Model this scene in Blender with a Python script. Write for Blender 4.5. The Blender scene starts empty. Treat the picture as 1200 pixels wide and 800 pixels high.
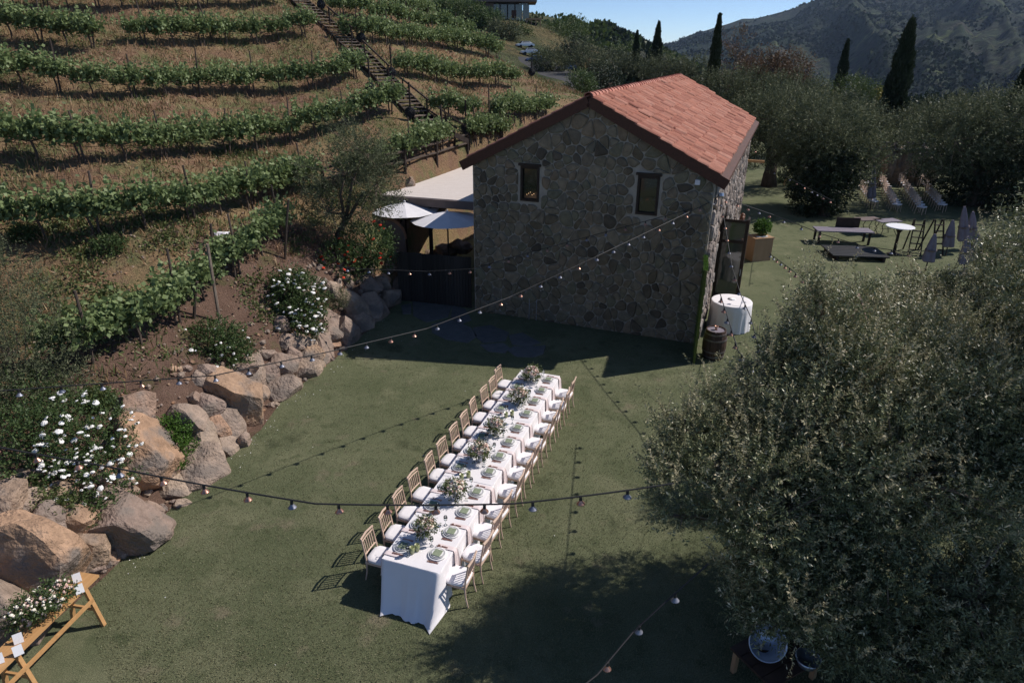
import bpy, math, random
import numpy as np
from mathutils import Vector, Matrix, noise as mnoise
random.seed(7); rng = np.random.default_rng(7)
SC = bpy.context.scene; COL = SC.collection
# ------------------------------------------------------------------ camera
FP, PT, RL, CH = 778.0, 0.4172, 0.0069, 8.6       # focal in px of a 1200 px wide frame, pitch, roll, height
cam = bpy.data.objects.new('camera', bpy.data.cameras.new('camera')); COL.objects.link(cam)
cam.data.sensor_width = 36; cam.data.lens = 36*FP/1200; cam.data.clip_start = .05; cam.data.clip_end = 20000
cam.matrix_world = Matrix.Translation((0, 0, CH)) @ Matrix.Rotation(math.pi/2-PT, 4, 'X') @ Matrix.Rotation(RL, 4, 'Z')
SC.camera = cam
# ------------------------------------------------------------------ sky, sun, exposure
SUN_AZ, SUN_EL = math.radians(18.5), math.radians(44.5)
w = bpy.data.worlds.new('World'); SC.world = w; w.use_nodes = True
nt = w.node_tree; sky = nt.nodes.new('ShaderNodeTexSky'); sky.sky_type = 'NISHITA'; sky.sun_disc = False
sky.sun_elevation = SUN_EL; sky.sun_rotation = math.pi/2-SUN_AZ; sky.air_density = .5; sky.dust_density = .15; sky.ozone_density = 4.0; sky.altitude = 0
bg = nt.nodes['Background']; bg.inputs[1].default_value = .125; nt.links.new(sky.outputs[0], bg.inputs[0])
sl = bpy.data.objects.new('sun', bpy.data.lights.new('sun', 'SUN')); COL.objects.link(sl)
sl.data.energy = 4.6; sl.data.angle = math.radians(.5); sl.data.color = (1, .93, .86)
SV = Vector((math.cos(SUN_EL)*math.cos(SUN_AZ), math.cos(SUN_EL)*math.sin(SUN_AZ), math.sin(SUN_EL)))
sl.rotation_euler = SV.to_track_quat('Z', 'Y').to_euler(); sl.location = (0, 0, 60)
SC.view_settings.view_transform = 'Standard'; SC.view_settings.look = 'None'; SC.view_settings.gamma = 1
SC.view_settings.exposure = 0.10
# ------------------------------------------------------------------ pixel -> world helpers
def ray(px, py):
    x, y = px-600, py-400; c, s = math.cos(RL), math.sin(RL)
    u, v = (c*x+s*y)/FP, (-s*x+c*y)/FP
    return np.array([u, math.cos(PT)-v*math.sin(PT), -math.sin(PT)-v*math.cos(PT)])
def gnd(px, py, z=0.):
    d = ray(px, py); t = (z-CH)/d[2]; return Vector((d[0]*t, d[1]*t, z))
def atY(px, py, Y):
    d = ray(px, py); t = Y/d[1]; return Vector((d[0]*t, Y, CH+d[2]*t))
def pxm(Y):                                         # metres per picture pixel at forward distance Y (rough)
    return Y*1.03/FP
# ------------------------------------------------------------------ noise
def _h(i, j, s):
    n = (i*374761393+j*668265263+s*1442695041) & 0xffffffff
    n = ((n ^ (n >> 13))*1274126177) & 0xffffffff
    return ((n ^ (n >> 16)) & 0xffff)/65535.0
def vnoise(x, y, s=0):
    x = np.asarray(x, float); y = np.asarray(y, float)
    i = np.floor(x).astype(np.int64); j = np.floor(y).astype(np.int64); fx = x-i; fy = y-j
    fx = fx*fx*(3-2*fx); fy = fy*fy*(3-2*fy)
    return (_h(i, j, s)*(1-fx)+_h(i+1, j, s)*fx)*(1-fy)+(_h(i, j+1, s)*(1-fx)+_h(i+1, j+1, s)*fx)*fy
def fbm(x, y, o=4, s=0):
    r = 0; a = .5
    for k in range(o): r = r+a*vnoise(x*2**k, y*2**k, s+k*17); a *= .5
    return r
# ------------------------------------------------------------------ materials
MATS = {}
def nodes(name):
    m = bpy.data.materials.new(name); m.use_nodes = True; MATS[name] = m
    return m, m.node_tree.nodes, m.node_tree.links, m.node_tree.nodes['Principled BSDF']
def ramp(N, stops):
    r = N.new('ShaderNodeValToRGB'); e = r.color_ramp.elements
    while len(e) < len(stops): e.new(.5)
    for k, (p, c) in enumerate(stops): e[k].position = p; e[k].color = (*c, 1)
    return r
def mat(name, c1, c2=None, scale=8, rough=.8, bump=0, bscale=None, metal=0, rnd=0, detail=6, stretch=None, spec=.3, contrast=(.3, .7), bdist=.02):
    """noise-mottled material; rnd varies brightness per object"""
    m, N, L, b = nodes(name); b.inputs['Roughness'].default_value = rough; b.inputs['Metallic'].default_value = metal
    b.inputs['Specular IOR Level'].default_value = spec
    tc = N.new('ShaderNodeTexCoord'); src = tc.outputs['Object']
    if stretch:
        mp = N.new('ShaderNodeMapping'); mp.inputs['Scale'].default_value = stretch; L.new(src, mp.inputs[0]); src = mp.outputs[0]
    nz = N.new('ShaderNodeTexNoise'); nz.inputs['Scale'].default_value = scale; nz.inputs['Detail'].default_value = detail; L.new(src, nz.inputs['Vector'])
    if c2 is None: c2 = tuple(x*.8 for x in c1)
    r = ramp(N, [(contrast[0], c1), (contrast[1], c2)]); L.new(nz.outputs['Fac'], r.inputs[0]); out = r.outputs[0]
    if rnd:
        oi = N.new('ShaderNodeObjectInfo'); mr = N.new('ShaderNodeMapRange'); mr.inputs['To Min'].default_value = 1-rnd; mr.inputs['To Max'].default_value = 1+rnd
        L.new(oi.outputs['Random'], mr.inputs[0]); mx = N.new('ShaderNodeVectorMath'); mx.operation = 'SCALE'
        L.new(out, mx.inputs[0]); L.new(mr.outputs[0], mx.inputs['Scale']); out = mx.outputs[0]
    L.new(out, b.inputs['Base Color'])
    if bump:
        n2 = N.new('ShaderNodeTexNoise'); n2.inputs['Scale'].default_value = bscale or scale*3; n2.inputs['Detail'].default_value = 5; L.new(src, n2.inputs['Vector'])
        bp = N.new('ShaderNodeBump'); bp.inputs['Strength'].default_value = bump; bp.inputs['Distance'].default_value = bdist
        L.new(n2.outputs['Fac'], bp.inputs['Height']); L.new(bp.outputs[0], b.inputs['Normal'])
    return m
def leafmat(name, c1, c2, c3=None, trans=.25, rough=.55, spec=.3):
    m, N, L, b = nodes(name); b.inputs['Roughness'].default_value = rough; b.inputs['Specular IOR Level'].default_value = spec
    at = N.new('ShaderNodeAttribute'); at.attribute_name = 'v'
    st = [(0, c1), (.8, c2)]+([(1, c3)] if c3 else [])
    r = ramp(N, st); L.new(at.outputs['Fac'], r.inputs[0]); L.new(r.outputs[0], b.inputs['Base Color'])
    tr = N.new('ShaderNodeBsdfTranslucent'); L.new(r.outputs[0], tr.inputs[0]); mx = N.new('ShaderNodeMixShader'); mx.inputs[0].default_value = trans
    L.new(b.outputs[0], mx.inputs[1]); L.new(tr.outputs[0], mx.inputs[2]); L.new(mx.outputs[0], N['Material Output'].inputs[0])
    return m
def glassmat(name, col=(.8, .85, .85), rough=.03, alpha=None):
    m, N, L, b = nodes(name); b.inputs['Base Color'].default_value = (*col, 1); b.inputs['Roughness'].default_value = rough
    b.inputs['Transmission Weight'].default_value = 1; b.inputs['IOR'].default_value = 1.45
    return m
def rampmat(name, cols, scale=6, rough=.85, bump=.4, bscale=30, bdist=.01, mix=.35, stain=None):
    """per-object random pick from a colour list (or per-face attribute v), mottled"""
    m, N, L, b = nodes(name); b.inputs['Roughness'].default_value = rough; b.inputs['Specular IOR Level'].default_value = .25
    at = N.new('ShaderNodeAttribute'); at.attribute_name = 'v'
    r = ramp(N, [(k/(len(cols)-1), c) for k, c in enumerate(cols)]); r.color_ramp.interpolation = 'LINEAR'; L.new(at.outputs['Fac'], r.inputs[0])
    tc = N.new('ShaderNodeTexCoord'); nz = N.new('ShaderNodeTexNoise'); nz.inputs['Scale'].default_value = scale; nz.inputs['Detail'].default_value = 8; nz.inputs['Roughness'].default_value = .65
    L.new(tc.outputs['Object'], nz.inputs['Vector'])
    mr = N.new('ShaderNodeMapRange'); mr.inputs['From Min'].default_value = .3; mr.inputs['From Max'].default_value = .7; mr.inputs['To Min'].default_value = 1-mix; mr.inputs['To Max'].default_value = 1+mix
    L.new(nz.outputs['Fac'], mr.inputs[0]); sc = N.new('ShaderNodeVectorMath'); sc.operation = 'SCALE'; L.new(r.outputs[0], sc.inputs[0]); L.new(mr.outputs[0], sc.inputs['Scale'])
    out = sc.outputs[0]
    if stain:
        n3 = N.new('ShaderNodeTexNoise'); n3.inputs['Scale'].default_value = scale*.45; n3.inputs['Detail'].default_value = 6; L.new(tc.outputs['Object'], n3.inputs['Vector'])
        r3 = ramp(N, [(.5, (0, 0, 0)), (.62, (1, 1, 1))]); L.new(n3.outputs['Fac'], r3.inputs[0])
        mx = N.new('ShaderNodeMix'); mx.data_type = 'RGBA'; L.new(r3.outputs[0], mx.inputs['Factor']); L.new(out, mx.inputs['A']); mx.inputs['B'].default_value = (*stain, 1); out = mx.outputs['Result']
    L.new(out, b.inputs['Base Color'])
    n2 = N.new('ShaderNodeTexNoise'); n2.inputs['Scale'].default_value = bscale; n2.inputs['Detail'].default_value = 6; L.new(tc.outputs['Object'], n2.inputs['Vector'])
    bp = N.new('ShaderNodeBump'); bp.inputs['Strength'].default_value = bump; bp.inputs['Distance'].default_value = bdist
    L.new(n2.outputs['Fac'], bp.inputs['Height']); L.new(bp.outputs[0], b.inputs['Normal'])
    return m
def ground_mat(name, layers, bscale=20, bump=.6, bdist=.05, fine=120, fmix=.3, rough=.95):
    """layers: [(colour), (colour, scale, lo, hi), ...] successive noise-masked patches in object space"""
    m, N, L, b = nodes(name); b.inputs['Roughness'].default_value = rough; b.inputs['Specular IOR Level'].default_value = .15
    tc = N.new('ShaderNodeTexCoord'); src = tc.outputs['Object']
    rgb = N.new('ShaderNodeRGB'); rgb.outputs[0].default_value = (*layers[0], 1); out = rgb.outputs[0]
    for k, (c, s, lo, hi) in enumerate(layers[1:]):
        mp = N.new('ShaderNodeMapping'); mp.inputs['Location'].default_value = (k*13.7, k*5.1, k*3.3); L.new(src, mp.inputs[0])
        nz = N.new('ShaderNodeTexNoise'); nz.inputs['Scale'].default_value = s; nz.inputs['Detail'].default_value = 9; nz.inputs['Roughness'].default_value = .62; L.new(mp.outputs[0], nz.inputs['Vector'])
        r = ramp(N, [(lo, (0, 0, 0)), (hi, (1, 1, 1))]); L.new(nz.outputs['Fac'], r.inputs[0])
        mx = N.new('ShaderNodeMix'); mx.data_type = 'RGBA'; L.new(r.outputs[0], mx.inputs['Factor']); L.new(out, mx.inputs['A']); mx.inputs['B'].default_value = (*c, 1); out = mx.outputs['Result']
    nf = N.new('ShaderNodeTexNoise'); nf.inputs['Scale'].default_value = fine; nf.inputs['Detail'].default_value = 4; L.new(src, nf.inputs['Vector'])
    mr = N.new('ShaderNodeMapRange'); mr.inputs['From Min'].default_value = .3; mr.inputs['From Max'].default_value = .7; mr.inputs['To Min'].default_value = 1-fmix; mr.inputs['To Max'].default_value = 1+fmix
    L.new(nf.outputs['Fac'], mr.inputs[0]); sc = N.new('ShaderNodeVectorMath'); sc.operation = 'SCALE'; L.new(out, sc.inputs[0]); L.new(mr.outputs[0], sc.inputs['Scale'])
    L.new(sc.outputs[0], b.inputs['Base Color'])
    n2 = N.new('ShaderNodeTexNoise'); n2.inputs['Scale'].default_value = bscale; n2.inputs['Detail'].default_value = 8; n2.inputs['Roughness'].default_value = .7; L.new(src, n2.inputs['Vector'])
    bp = N.new('ShaderNodeBump'); bp.inputs['Strength'].default_value = bump; bp.inputs['Distance'].default_value = bdist
    L.new(n2.outputs['Fac'], bp.inputs['Height']); L.new(bp.outputs[0], b.inputs['Normal'])
    return m

M_lawn = ground_mat('turf', [(.138, .150, .082), ((.105, .120, .062), .35, .42, .6), ((.17, .175, .10), .8, .5, .66), ((.085, .10, .05), 2.6, .54, .7), ((.19, .17, .11), 1.3, .6, .72), ((.075, .085, .045), .6, .62, .7)], bscale=90, bump=.9, bdist=.03, fine=55, fmix=.42)
M_hill = ground_mat('dry hillside', [(.21, .13, .082), ((.25, .18, .095), .45, .4, .6), ((.13, .14, .06), .7, .48, .62), ((.20, .12, .085), 1.3, .55, .68), ((.075, .05, .035), 5, .58, .78), ((.30, .21, .11), 9, .6, .8)], bscale=9, bump=1, bdist=.12, fine=30, fmix=.4)
M_soil = ground_mat('brown garden soil', [(.165, .105, .078), ((.12, .075, .055), 1.5, .4, .65), ((.10, .10, .045), 1.1, .56, .7), ((.19, .13, .10), 14, .6, .72)], bscale=22, bump=1, bdist=.08, fine=45, fmix=.4)
M_far = ground_mat('scrub valley', [(.09, .095, .045), ((.20, .14, .07), .02, .48, .6), ((.045, .06, .025), .08, .45, .6), ((.26, .17, .09), .035, .6, .72)], bscale=.6, bump=1, bdist=1.5, fine=1.5, fmix=.4)
M_mount = ground_mat('mountain chaparral', [(.03, .044, .02), ((.013, .027, .010), .007, .46, .54), ((.06, .052, .034), .011, .56, .64), ((.010, .018, .009), .04, .5, .58), ((.075, .095, .03), .02, .58, .64), ((.008, .015, .008), .09, .53, .6), ((.10, .085, .06), .06, .66, .72)], bscale=.055, bump=1, bdist=14, fine=.09, fmix=.55)
M_asph = mat('asphalt', (.06, .06, .062), (.05, .05, .05), 2, .9)
M_mortar = mat('pale mortar', (.42, .375, .31), (.31, .275, .23), 5, .95, bump=.6, bscale=25)
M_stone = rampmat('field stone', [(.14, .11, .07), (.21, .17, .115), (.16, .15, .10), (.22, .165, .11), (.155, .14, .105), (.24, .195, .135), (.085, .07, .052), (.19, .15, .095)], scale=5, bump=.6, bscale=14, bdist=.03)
M_stone2 = rampmat('sunlit-tone side stone', [(.20, .165, .145), (.30, .245, .215), (.16, .14, .13), (.27, .21, .17), (.22, .2, .185), (.33, .28, .25)], scale=5, bump=.8, bscale=14, bdist=.04)  # paler, pinker copy of the house stone; sunlit look is in the colour
M_tile = rampmat('terracotta tile', [(.36, .145, .097), (.43, .185, .125), (.27, .10, .07), (.47, .23, .165), (.37, .16, .11), (.43, .18, .12)], scale=4, bump=.3, bscale=25, mix=.22)
M_ridge = rampmat('ridge tile clay', [(.42, .17, .12), (.5, .24, .18), (.36, .13, .09)], scale=5, bump=.3)
M_rake = mat('brown fascia wood', (.10, .042, .026), (.06, .028, .018), 3, .7, stretch=(1, 8, 8))
M_dkframe = mat('dark wood frame', (.035, .022, .015), (.022, .014, .01), 6, .6)
M_pane = mat('dark window glass', (.02, .022, .018), (.03, .034, .024), 2, .06, spec=.9)
M_clear = glassmat('clear glass')
M_doorglass = mat('door glass', (.04, .055, .05), (.06, .075, .065), 1.2, .05, spec=1)
M_wood = mat('pale chair wood', (.62, .46, .36), (.52, .37, .28), 14, .5, stretch=(1, 1, .15), rnd=.1)
M_cush = mat('white cushion', (.80, .78, .79), (.74, .72, .74), 5, .85, bump=.2, bscale=9)
M_cloth = mat('white linen', (.80, .77, .78), (.76, .73, .74), 3, .9, bump=.25, bscale=6, bdist=.02)
M_blush = mat('blush napkin', (.78, .67, .66), (.72, .61, .60), 8, .9)
M_plate = mat('white porcelain', (.82, .81, .80), (.78, .77, .76), 3, .25, spec=.5)
M_grey = mat('grey glazed rim', (.46, .46, .47), (.4, .4, .41), 3, .3, spec=.5)
M_sage = mat('sage folded napkin', (.26, .30, .21), (.21, .25, .17), 20, .9)
M_copper = mat('copper', (.55, .30, .22), (.45, .24, .17), 10, .35, metal=.8)
M_votive = mat('green votive glass', (.27, .30, .13), (.31, .33, .16), 10, .2, spec=.8)
M_steel = mat('steel shade', (.26, .27, .32), (.2, .21, .25), 10, .5, metal=.5)
M_blk = mat('black cable', (.018, .018, .02), (.03, .03, .03), 10, .6)
M_bulb = mat('frosted bulb', (.45, .36, .3), (.4, .32, .26), 10, .15, spec=.8)
M_boulder = rampmat('boulder', [(.40, .235, .14), (.33, .235, .165), (.27, .20, .165), (.37, .285, .215), (.23, .18, .155), (.42, .245, .145)], scale=3.2, bump=1, bscale=15, bdist=.07, mix=.4, stain=(.20, .165, .14))
M_bark = mat('olive bark', (.12, .09, .07), (.065, .05, .04), 8, .95, bump=.8, stretch=(1, 1, .3))
M_twig = mat('pale twig', (.26, .20, .15), (.17, .13, .10), 10, .9)
M_post = mat('weathered post', (.10, .075, .06), (.055, .042, .035), 12, .9, stretch=(1, 1, .1), rnd=.25)
M_stair = mat('weathered stair wood', (.30, .24, .19), (.18, .14, .11), 8, .9, rnd=.2)
M_darkwd = mat('dark stained wood', (.045, .032, .026), (.025, .018, .015), 8, .8)
M_fence = mat('dark fence plank', (.045, .04, .036), (.03, .026, .024), 4, .9, rnd=.3, stretch=(1, 1, .1))
M_bench = mat('honey pine', (.52, .30, .13), (.42, .23, .095), 5, .55, stretch=(.5, 4, 4))
M_crate = mat('plywood bar', (.40, .25, .14), (.33, .2, .11), 4, .6, stretch=(1, 1, .3))
M_barrel = mat('oak barrel stave', (.085, .05, .035), (.05, .03, .022), 7, .6, stretch=(1, 1, .2))
M_hoop = mat('barrel hoop', (.22, .2, .2), (.15, .13, .13), 10, .45, metal=.7)
M_canvas = mat('lavender grey canvas', (.23, .205, .24), (.17, .15, .185), 6, .9)
M_white = mat('white canvas', (.74, .73, .76), (.68, .67, .7), 4, .85)
M_awn = mat('beige roofing', (.64, .58, .54), (.6, .54, .50), 3, .7)
M_fascia = mat('taupe fascia', (.17, .13, .12), (.13, .1, .09), 3, .7)
M_moss = mat('moss', (.12, .15, .03), (.07, .1, .025), 12, .95, bump=.8)
M_slab = mat('grey flagstone', (.125, .125, .12), (.085, .087, .085), 3, .9, bump=.5, rnd=.12)
M_skin = mat('skin', (.48, .28, .2), (.45, .26, .18), 5, .6)
M_hair = mat('auburn hair', (.18, .075, .035), (.10, .04, .02), 30, .5, stretch=(1, 1, .1))
M_denim = mat('blue dress', (.05, .10, .22), (.035, .07, .17), 10, .8)
M_card = mat('white card', (.85, .85, .86), (.82, .82, .84), 3, .4)
M_terra = mat('terracotta pot', (.38, .2, .12), (.3, .15, .09), 6, .8)
M_silver = mat('galvanised metal', (.45, .48, .56), (.36, .39, .46), 6, .38, metal=.8)
M_carw = mat('white car paint', (.75, .76, .78), (.72, .73, .75), 2, .2, spec=.6)
M_carb = mat('blue car paint', (.12, .2, .42), (.1, .17, .36), 2, .2, spec=.6)
M_rubber = mat('rubber', (.02, .02, .02), (.03, .03, .03), 10, .8)
M_pink = mat('pink petals', (.62, .38, .32), (.72, .55, .48), 12, .8)
M_cream = mat('cream petals', (.80, .72, .58), (.85, .80, .70), 12, .8)
M_rose = mat('white rose', (.84, .82, .79), (.78, .76, .72), 20, .8, rnd=.05)
M_red = mat('red petals', (.60, .05, .015), (.45, .03, .01), 20, .7)
L_olive = leafmat('olive leaves', (.055, .078, .03), (.25, .265, .135), (.72, .62, .42), trans=.15, rough=.42, spec=.5)
L_shoot = leafmat('pale olive shoots', (.20, .20, .10), (.44, .39, .25), (.72, .60, .43), trans=.2)
L_olive2 = leafmat('far olive leaves', (.05, .066, .034), (.155, .17, .095), (.32, .30, .19), trans=.2, rough=.7, spec=.12)
L_dark = leafmat('evergreen leaves', (.014, .024, .011), (.035, .052, .024), trans=.1)
L_green = leafmat('garden leaves', (.035, .065, .02), (.10, .15, .05), (.17, .21, .08))
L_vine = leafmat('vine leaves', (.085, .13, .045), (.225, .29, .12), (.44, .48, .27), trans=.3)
L_lime = leafmat('bright shrub leaves', (.05, .12, .02), (.11, .20, .035), trans=.3)
L_rust = leafmat('rusty leaves', (.06, .045, .022), (.15, .09, .05), (.2, .13, .08))
L_mid = leafmat('oak leaves', (.04, .065, .018), (.10, .14, .04), (.11, .13, .05))
L_dry = leafmat('dry grass', (.18, .105, .055), (.29, .185, .10), (.42, .31, .18), trans=.2)
L_weed = leafmat('weeds', (.07, .10, .03), (.15, .18, .065), (.26, .27, .13), trans=.3)
L_yel = leafmat('yellow blossom shrub', (.10, .11, .02), (.35, .28, .04), trans=.2)
# ------------------------------------------------------------------ mesh builder
class MB:
    def __init__(s): s.v = []; s.f = []; s.n = 0; s.val = []
    def add(s, vs, fs, val=None):
        o = len(s.v); s.v += [tuple(p) for p in vs]; s.f += [tuple(o+i for i in f) for f in fs]
        s.val += [val if val is not None else .5]*len(vs); return s
    def box(s, c, d, rot=0, M=None, val=None):
        x, y, z = (k/2 for k in d); P = [Vector((sx*x, sy*y, sz*z)) for sz in (-1, 1) for sx, sy in ((-1, -1), (1, -1), (1, 1), (-1, 1))]
        if M is None: M = Matrix.Rotation(rot, 3, 'Z')
        P = [M @ p+Vector(c) for p in P]
        return s.add(P, [(3, 2, 1, 0), (4, 5, 6, 7), (0, 1, 5, 4), (1, 2, 6, 5), (2, 3, 7, 6), (3, 0, 4, 7)], val)
    def beam(s, a, b, wd, th=None, up=(0, 0, 1)):
        a = Vector(a); b = Vector(b); d = b-a; L_ = d.length; d.normalize(); u = Vector(up)
        if abs(d.dot(u)) > .98: u = Vector((0, 1, 0))
        r = d.cross(u).normalized(); u = r.cross(d); th = th or wd
        return s.box((a+b)/2, (L_, wd, th), M=Matrix((d, r, u)).transposed())
    def tube(s, pts, rad, n=6, cap=True, val=None):
        pts = [Vector(p) for p in pts]; k = len(pts)
        if not hasattr(rad, '__len__'): rad = [rad]*k
        V = []; u = None
        for i, p in enumerate(pts):
            d = (pts[min(i+1, k-1)]-pts[max(i-1, 0)]).normalized()
            if u is None: u = d.orthogonal().normalized()
            else:
                u = (u-d*u.dot(d)); u = u.normalized() if u.length > 1e-5 else d.orthogonal().normalized()
            w_ = d.cross(u)
            for j in range(n): a = 2*math.pi*j/n; V.append(p+(u*math.cos(a)+w_*math.sin(a))*rad[i])
        Fs = [(i*n+j, i*n+(j+1) % n, (i+1)*n+(j+1) % n, (i+1)*n+j) for i in range(k-1) for j in range(n)]
        if cap: Fs += [tuple(range(n))[::-1], tuple((k-1)*n+j for j in range(n))]
        return s.add(V, Fs, val)
    def lathe(s, c, prof, n=16, sx=1, sy=1, cap=True, wob=None, rot=0):
        V = []; c = Vector(c)
        for i, (r, z) in enumerate(prof):
            for j in range(n):
                a = 2*math.pi*j/n+rot; q = r*(wob(a, z) if wob else 1); V.append(c+Vector((q*math.cos(a)*sx, q*math.sin(a)*sy, z)))
        k = len(prof); Fs = [(i*n+j, i*n+(j+1) % n, (i+1)*n+(j+1) % n, (i+1)*n+j) for i in range(k-1) for j in range(n)]
        if cap: Fs += [tuple(range(n))[::-1], tuple((k-1)*n+j for j in range(n))]
        return s.add(V, Fs)
    def blob(s, c, r, sub=1, amp=.2, seed=0, val=None):
        V, Fs = ICO[sub]; o = Vector((seed*3.1, seed*1.7, seed*.9)); r = r if hasattr(r, '__len__') else (r, r, r)
        P = [Vector(c)+Vector((p.x*r[0], p.y*r[1], p.z*r[2]))*(1+amp*mnoise.noise(p*1.7+o)) for p in V]
        return s.add(P, Fs, val)
    def mesh(s, name, smooth=False):
        me = bpy.data.meshes.new(name); me.from_pydata(s.v, [], s.f)
        at = me.attributes.new('v', 'FLOAT', 'POINT'); at.data.foreach_set('value', s.val)
        if smooth: me.polygons.foreach_set('use_smooth', [True]*len(me.polygons))
        me.update(); return me
    def build(s, name, m, parent=None, smooth=False, kind=None, label=None):
        return link(name, s.mesh(name, smooth), m, parent, kind, label)
def _ico(sub):
    import bmesh
    b = bmesh.new(); bmesh.ops.create_icosphere(b, subdivisions=sub, radius=1)
    r = ([v.co.copy() for v in b.verts], [tuple(v.index for v in f.verts) for f in b.faces]); b.free(); return r
ICO = {k: _ico(k) for k in (1, 2, 3, 4)}
def link(name, me, m, parent=None, kind=None, label=None):
    o = bpy.data.objects.new(name, me)
    if m and not len(me.materials): me.materials.append(m)
    COL.objects.link(o)
    if parent: o.parent = parent
    if kind: o['kind'] = kind
    if label: o['label'] = label
    return o
def tag(o, label, cat, group=None):
    o['label'] = label; o['category'] = cat
    if group: o['group'] = group
    return o
def thing(name, label, cat, loc=(0, 0, 0), rz=0, group=None):
    o = bpy.data.objects.new(name, None); COL.objects.link(o); o.location = loc; o.rotation_euler = (0, 0, rz); o.empty_display_size = .1
    return tag(o, label, cat, group)
KIDS = {}
def dup(o, loc=None, rz=None, label=None, group=None, scale=None):
    kids = KIDS.get(o.name)
    if kids is None: kids = KIDS[o.name] = [(c, [g for g in bpy.data.objects if g.parent == c]) for c in bpy.data.objects if c.parent == o]
    r = o.copy(); COL.objects.link(r)
    if loc is not None: r.location = loc
    if rz is not None: r.rotation_euler = (0, 0, rz)
    if scale: r.scale = (scale,)*3
    if label: r['label'] = label
    if group: r['group'] = group
    for c, gs in kids:
        d = c.copy(); COL.objects.link(d); d.parent = r
        for g in gs: e = g.copy(); COL.objects.link(e); e.parent = d
    return r
ORD = ['first', 'second', 'third', 'fourth', 'fifth', 'sixth', 'seventh', 'eighth', 'ninth', 'tenth', 'eleventh', 'twelfth', 'thirteenth', 'fourteenth', 'fifteenth', 'sixteenth', 'seventeenth', 'eighteenth', 'nineteenth', 'twentieth']; ORD += ['twenty-'+x for x in ORD[:9]]+['thirtieth']+['thirty-'+x for x in ORD[:9]]+['fortieth']+['forty-'+x for x in ORD[:9]]
# leaves: arrays of base points and directions -> one quad per leaf
def leaf_mesh(name, P, D, Ln, Wd, val):
    n = len(P); D = D/np.linalg.norm(D, axis=1)[:, None]
    R = np.cross(D, rng.normal(size=(n, 3))); R /= np.linalg.norm(R, axis=1)[:, None]+1e-9
    Ln = np.broadcast_to(Ln, n)[:, None]; Wd = np.broadcast_to(Wd, n)[:, None]
    V = np.stack([P, P+D*Ln*.5+R*Wd*.5, P+D*Ln, P+D*Ln*.5-R*Wd*.5], 1).reshape(-1, 3)
    me = bpy.data.meshes.new(name); me.vertices.add(4*n); me.vertices.foreach_set('co', V.ravel())
    me.loops.add(4*n); me.loops.foreach_set('vertex_index', np.arange(4*n, dtype=np.int32))
    me.polygons.add(n); me.polygons.foreach_set('loop_start', np.arange(0, 4*n, 4, dtype=np.int32))
    me.update(calc_edges=True)
    at = me.attributes.new('v', 'FLOAT', 'POINT'); at.data.foreach_set('value', np.repeat(np.clip(val, 0, 1), 4))
    return me
def unit(a): return a/(np.linalg.norm(a, axis=-1, keepdims=True)+1e-9)
def sprigs(name, lobes, nspr, per, slen, Ln, Wd, up=.5, shell=.35, jit=.25, tip=.0, droop=0, hole=.0, zmin=None):
    """lobes: [(cx,cy,cz,rx,ry,rz)]; sprigs of leaves spread through the lobes"""
    Lb = np.array(lobes, float); wt = (Lb[:, 3]*Lb[:, 4]*Lb[:, 5])**.67; wt /= wt.sum()
    k = rng.choice(len(Lb), nspr, p=wt); d = unit(rng.normal(size=(nspr, 3)))
    rad = rng.random(nspr)**shell
    P = Lb[k, :3]+d*Lb[k, 3:]*rad[:, None]
    # gaps: drop sprigs where a coarse 3-D noise is low
    nzv = vnoise(P[:, 0]*1.3+P[:, 2]*.9, P[:, 1]*1.3-P[:, 2]*.7, 5)*.6+vnoise(P[:, 0]*3.1-P[:, 2]*2, P[:, 1]*3.1+P[:, 2]*1.7, 9)*.4
    keep = nzv > hole
    if zmin is not None: keep &= P[:, 2] > zmin
    P = P[keep]; d = d[keep]; rad = rad[keep]; n = len(P)
    D = unit(d*Lb[k[keep], 3:].mean(1, keepdims=True)*0+d+np.array([0, 0, up])+rng.normal(size=(n, 3))*jit)
    sl = slen*(.6+.8*rng.random(n)); t = (np.arange(per)+rng.random((n, per))*.7)/per
    Q = P[:, None]+D[:, None]*(t*sl[:, None])[..., None]; Q[..., 2] -= droop*(t*sl[:, None])**2
    side = unit(np.cross(np.repeat(D[:, None], per, 1), rng.normal(size=(n, per, 3))))
    E = unit(D[:, None]*.65+side)
    v = .38+.35*(rng.random((n, per))-.5)+.25*(rng.random((n, 1))-.5)*2+tip*t*(rad[:, None] > .8)
    return leaf_mesh(name, Q.reshape(-1, 3), E.reshape(-1, 3), Ln*(.7+.6*rng.random(n*per)), Wd*(.7+.6*rng.random(n*per)), v.ravel()), P, D

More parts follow.
